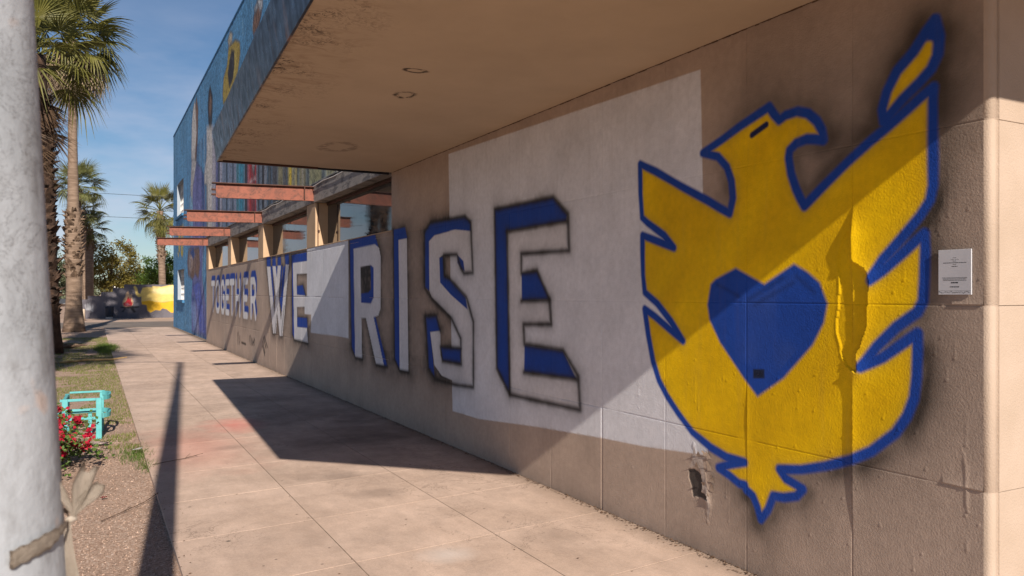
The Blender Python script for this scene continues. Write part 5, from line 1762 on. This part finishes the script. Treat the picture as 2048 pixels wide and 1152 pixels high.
# ------------------------------------------------------------------ ground litter and grass
# dry palm frond lying at the pavement edge
fr = empty('fallen_frond', (-.35, 21.9, -.03), 0)
tag(fr, 'dry tan palm frond lying across the edge of the sidewalk', 'palm frond')
m = MB()
m.tube([(-.35, -.2, .02), (.2, 0, .05), (.75, -.1, .05), (1.1, .05, .08)], [.03, .03, .022, .012], 7)
m.build('stalk', MAT['frond_dry'], fr)
for k_ in range(9):
    a = R(-40 + 10 * k_)
    m = MB()
    e = Vector((math.cos(a) * -.45, math.sin(a) * .45, .015 * (k_ % 3)))
    s_ = Vector((-.35, -.2, .03))
    sd = Vector((-e.y, e.x, 0)).normalized() * .025
    m.poly([s_ - sd * .5, s_ + e * .5 - sd, s_ + e, s_ + e * .5 + sd, s_ + sd * .5])
    m.build('leaflet', MAT['frond_dry'], fr)
lb = MB()
r = random.Random(9)
for k_ in range(9):
    a = r.uniform(-.6, .6)
    x, y = r.uniform(-.5, .5), r.uniform(-.25, .25)
    d_ = Vector((math.cos(a), math.sin(a), r.uniform(-.05, .2)))
    lb.tube([Vector((x, y, .05)) - d_ * .25, Vector((x, y, .10)), Vector((x, y, .05)) + d_ * .3], [.03, .05, .02], 6)
o = lb.build('dead_palm_debris', MAT['boot'])
o.location = (-.75, 27.6, -.03)
tag(o, 'dark heap of fallen palm boots at the foot of the nearest palm', 'debris')

def stick(name, label, pts, r_):
    m = MB()
    m.tube(pts[0], r_, 6)
    for q in pts[1:]:
        m.tube(q, r_ * .6, 5)
    tag(m.build(name, MAT['stick']), label, 'twig')
stick('twig', 'dark forked twig reaching onto the sidewalk from the grass tuft', [[(.50, 8.22, .01), (.66, 8.30, .012), (.80, 8.36, .014), (.92, 8.44, .02)], [(.80, 8.36, .014), (.86, 8.50, .03)], [(.88, 8.42, .018), (.97, 8.40, .04)]], .0035)
stick('twig', 'long thin twig on the gravel by the sidewalk edge', [[(.05, 6.45, -.018), (.2, 6.62, -.01), (.36, 6.86, -.012), (.47, 7.05, .005)], [(.2, 6.62, -.01), (.26, 6.8, -.015)]], .003)
def scrap(name, label, c_, w, l, rz, mat, seed, cat):
    r = random.Random(seed)
    bm = bmesh.new()
    N = 6
    vs = [[bm.verts.new((l * (i / N - .5) + r.uniform(-.05, .05) * l, w * (j / 3 - .5) * (1 - .5 * abs(i / N - .5)), .012 + .02 * math.sin(i * 1.2 + j) * l * 4 * .2 + r.uniform(0, .01))) for j in range(4)] for i in range(N + 1)]
    for i in range(N):
        for j in range(3):
            bm.faces.new((vs[i][j], vs[i + 1][j], vs[i + 1][j + 1], vs[i][j + 1]))
    bmesh.ops.solidify(bm, geom=bm.faces[:], thickness=.002)
    me = bpy.data.meshes.new(name)
    bm.to_mesh(me)
    bm.free()
    o = link(name, me, mat, None, True)
    o.location = c_
    o.rotation_euler = (0, 0, rz)
    tag(o, label, cat)
scrap('paper_scrap', 'small white paper scrap caught in the grass tuft', (.40, 8.98, .02), .06, .12, .7, MAT['white'], 1, 'paper')
scrap('cardboard_piece', 'pale pink torn card lying behind the bougainvillea flowers', (-.10, 9.78, -.02), .16, .55, -.3, MAT['card'], 2, 'cardboard')
scrap('fallen_petal', 'single red petal lying on the gravel', (.075, 7.15, -.022), .035, .045, .4, MAT['bract'], 3, 'petal')

# leaf litter along the wall foot and on the slabs
V, F = [], []
r = random.Random(31)
def flake(x, y, z, l):
    a = r.uniform(0, 6.28)
    u_ = Vector((math.cos(a), math.sin(a), r.uniform(-.1, .3))) * l
    w_ = Vector((-math.sin(a), math.cos(a), r.uniform(0, .3))) * l * r.uniform(.3, .6)
    p = Vector((x, y, z + l * .4))
    n0 = len(V)
    V.extend([tuple(p - u_), tuple(p + w_), tuple(p + u_), tuple(p - w_)])
    F.append((n0, n0 + 1, n0 + 2, n0 + 3))
for k_ in range(2800):
    y = 2.2 + 26 * r.random() ** 1.6
    flake(XW - .005 - abs(r.gauss(0, .035)), y, .002, r.uniform(.003, .015))
for k_ in range(260):
    flake(r.uniform(.5, XW), 2.5 + 20 * r.random(), .002, r.uniform(.003, .010))
for k_ in range(420):
    flake(SW0 + abs(r.gauss(0, .05)), 4 + 24 * r.random(), .002, r.uniform(.003, .011))
me = bpy.data.meshes.new('leaf_litter')
me.from_pydata(V, [], F)
tag(link('leaf_litter', me, MAT['litter']), 'dry leaf crumbs along the wall foot and pavement edge', 'litter', kind='stuff')

# loose stones on the gravel
V, F = [], []
r = random.Random(41)
for k_ in range(9000):
    y = 3.6 + 9 * r.random() ** 1.3
    x = r.uniform(-1.6, .455)
    s_ = r.uniform(.003, .007) * (1.5 if r.random() < .05 else 1)
    a = r.uniform(0, 6.28)
    ca, sa = math.cos(a) * s_, math.sin(a) * s_
    zt = -.03 + s_ * r.uniform(.7, 1.2)
    n0 = len(V)
    V += [(x + ca, y + sa, -.031), (x - sa * .8, y + ca * .8, -.031), (x - ca, y - sa, -.031), (x + sa * .8, y - ca * .8, -.031), (x + ca * .3, y + sa * .3, zt), (x - ca * .4, y - sa * .2, zt * .98 - .0003)]
    F += [(n0, n0 + 1, n0 + 4), (n0 + 1, n0 + 2, n0 + 5, n0 + 4), (n0 + 2, n0 + 3, n0 + 5), (n0 + 3, n0, n0 + 4, n0 + 5)]
me = bpy.data.meshes.new('loose_stones')
me.from_pydata(V, [], F)
tag(link('loose_stones', me, MAT['stones']), 'pinkish loose stones on the gravel strip', 'gravel', kind='stuff')

# thin grass on the strip
def blades(name, label, pts, mat, h0, h1, w):
    V, F = [], []
    r = random.Random(len(pts))
    for (x, y) in pts:
        h = r.uniform(h0, h1)
        a = r.uniform(0, 6.28)
        dx, dy = math.cos(a), math.sin(a)
        lx, ly = r.gauss(0, .5) * h, r.gauss(0, .5) * h
        n0 = len(V)
        V += [(x - dx * w, y - dy * w, -.032), (x + dx * w, y + dy * w, -.032), (x + lx * .4 + dx * w * .6, y + ly * .4 + dy * w * .6, -.03 + h * .6), (x + lx * .4 - dx * w * .6, y + ly * .4 - dy * w * .6, -.03 + h * .6), (x + lx, y + ly, -.03 + h)]
        F += [(n0, n0 + 1, n0 + 2, n0 + 3), (n0 + 3, n0 + 2, n0 + 4)]
    me = bpy.data.meshes.new(name)
    me.from_pydata(V, [], F)
    tag(link(name, me, mat), label, 'grass', kind='stuff')
r = random.Random(51)
cand = []
P_ = np.stack([nrs.uniform(-3.6, .47, 150000), 9 + 25 * nrs.rand(150000) ** 1.25], 1)
dens = vnoise(P_, 1.3, 201) * .55 + vnoise(P_, 4.0, 202) * .45
edge_ = np.exp(-np.abs(P_[:, 0] - .30) / .22) * .22
lim = .60 - edge_ - np.clip((P_[:, 1] - 11.5) / 30, -.1, .18)
sel = P_[dens > lim]
blades('thin_grass', 'thin dry green grass on the gravel strip', [tuple(q) for q in sel[:60000]], MAT['grass'], .012, .04, .004)
tuft = [(.40 + r.gauss(0, .09), 8.95 + r.gauss(0, .22)) for k_ in range(650)] + [(.45 + r.gauss(0, .05), 8.3 + r.gauss(0, .12)) for k_ in range(160)]
tuft = [p for p in tuft if p[0] < .56]
blades('grass_tuft', 'bright green grass tuft at the sidewalk edge beside the pole shadow', tuft, MAT['tuft'], .02, .075, .0025)
blades('far_grass', 'grass tuft at the sidewalk edge near the nearest palm', [(.36 + r.gauss(0, .13), 26.5 + r.gauss(0, .8)) for k_ in range(2500)], MAT['tuft'], .04, .16, .006)
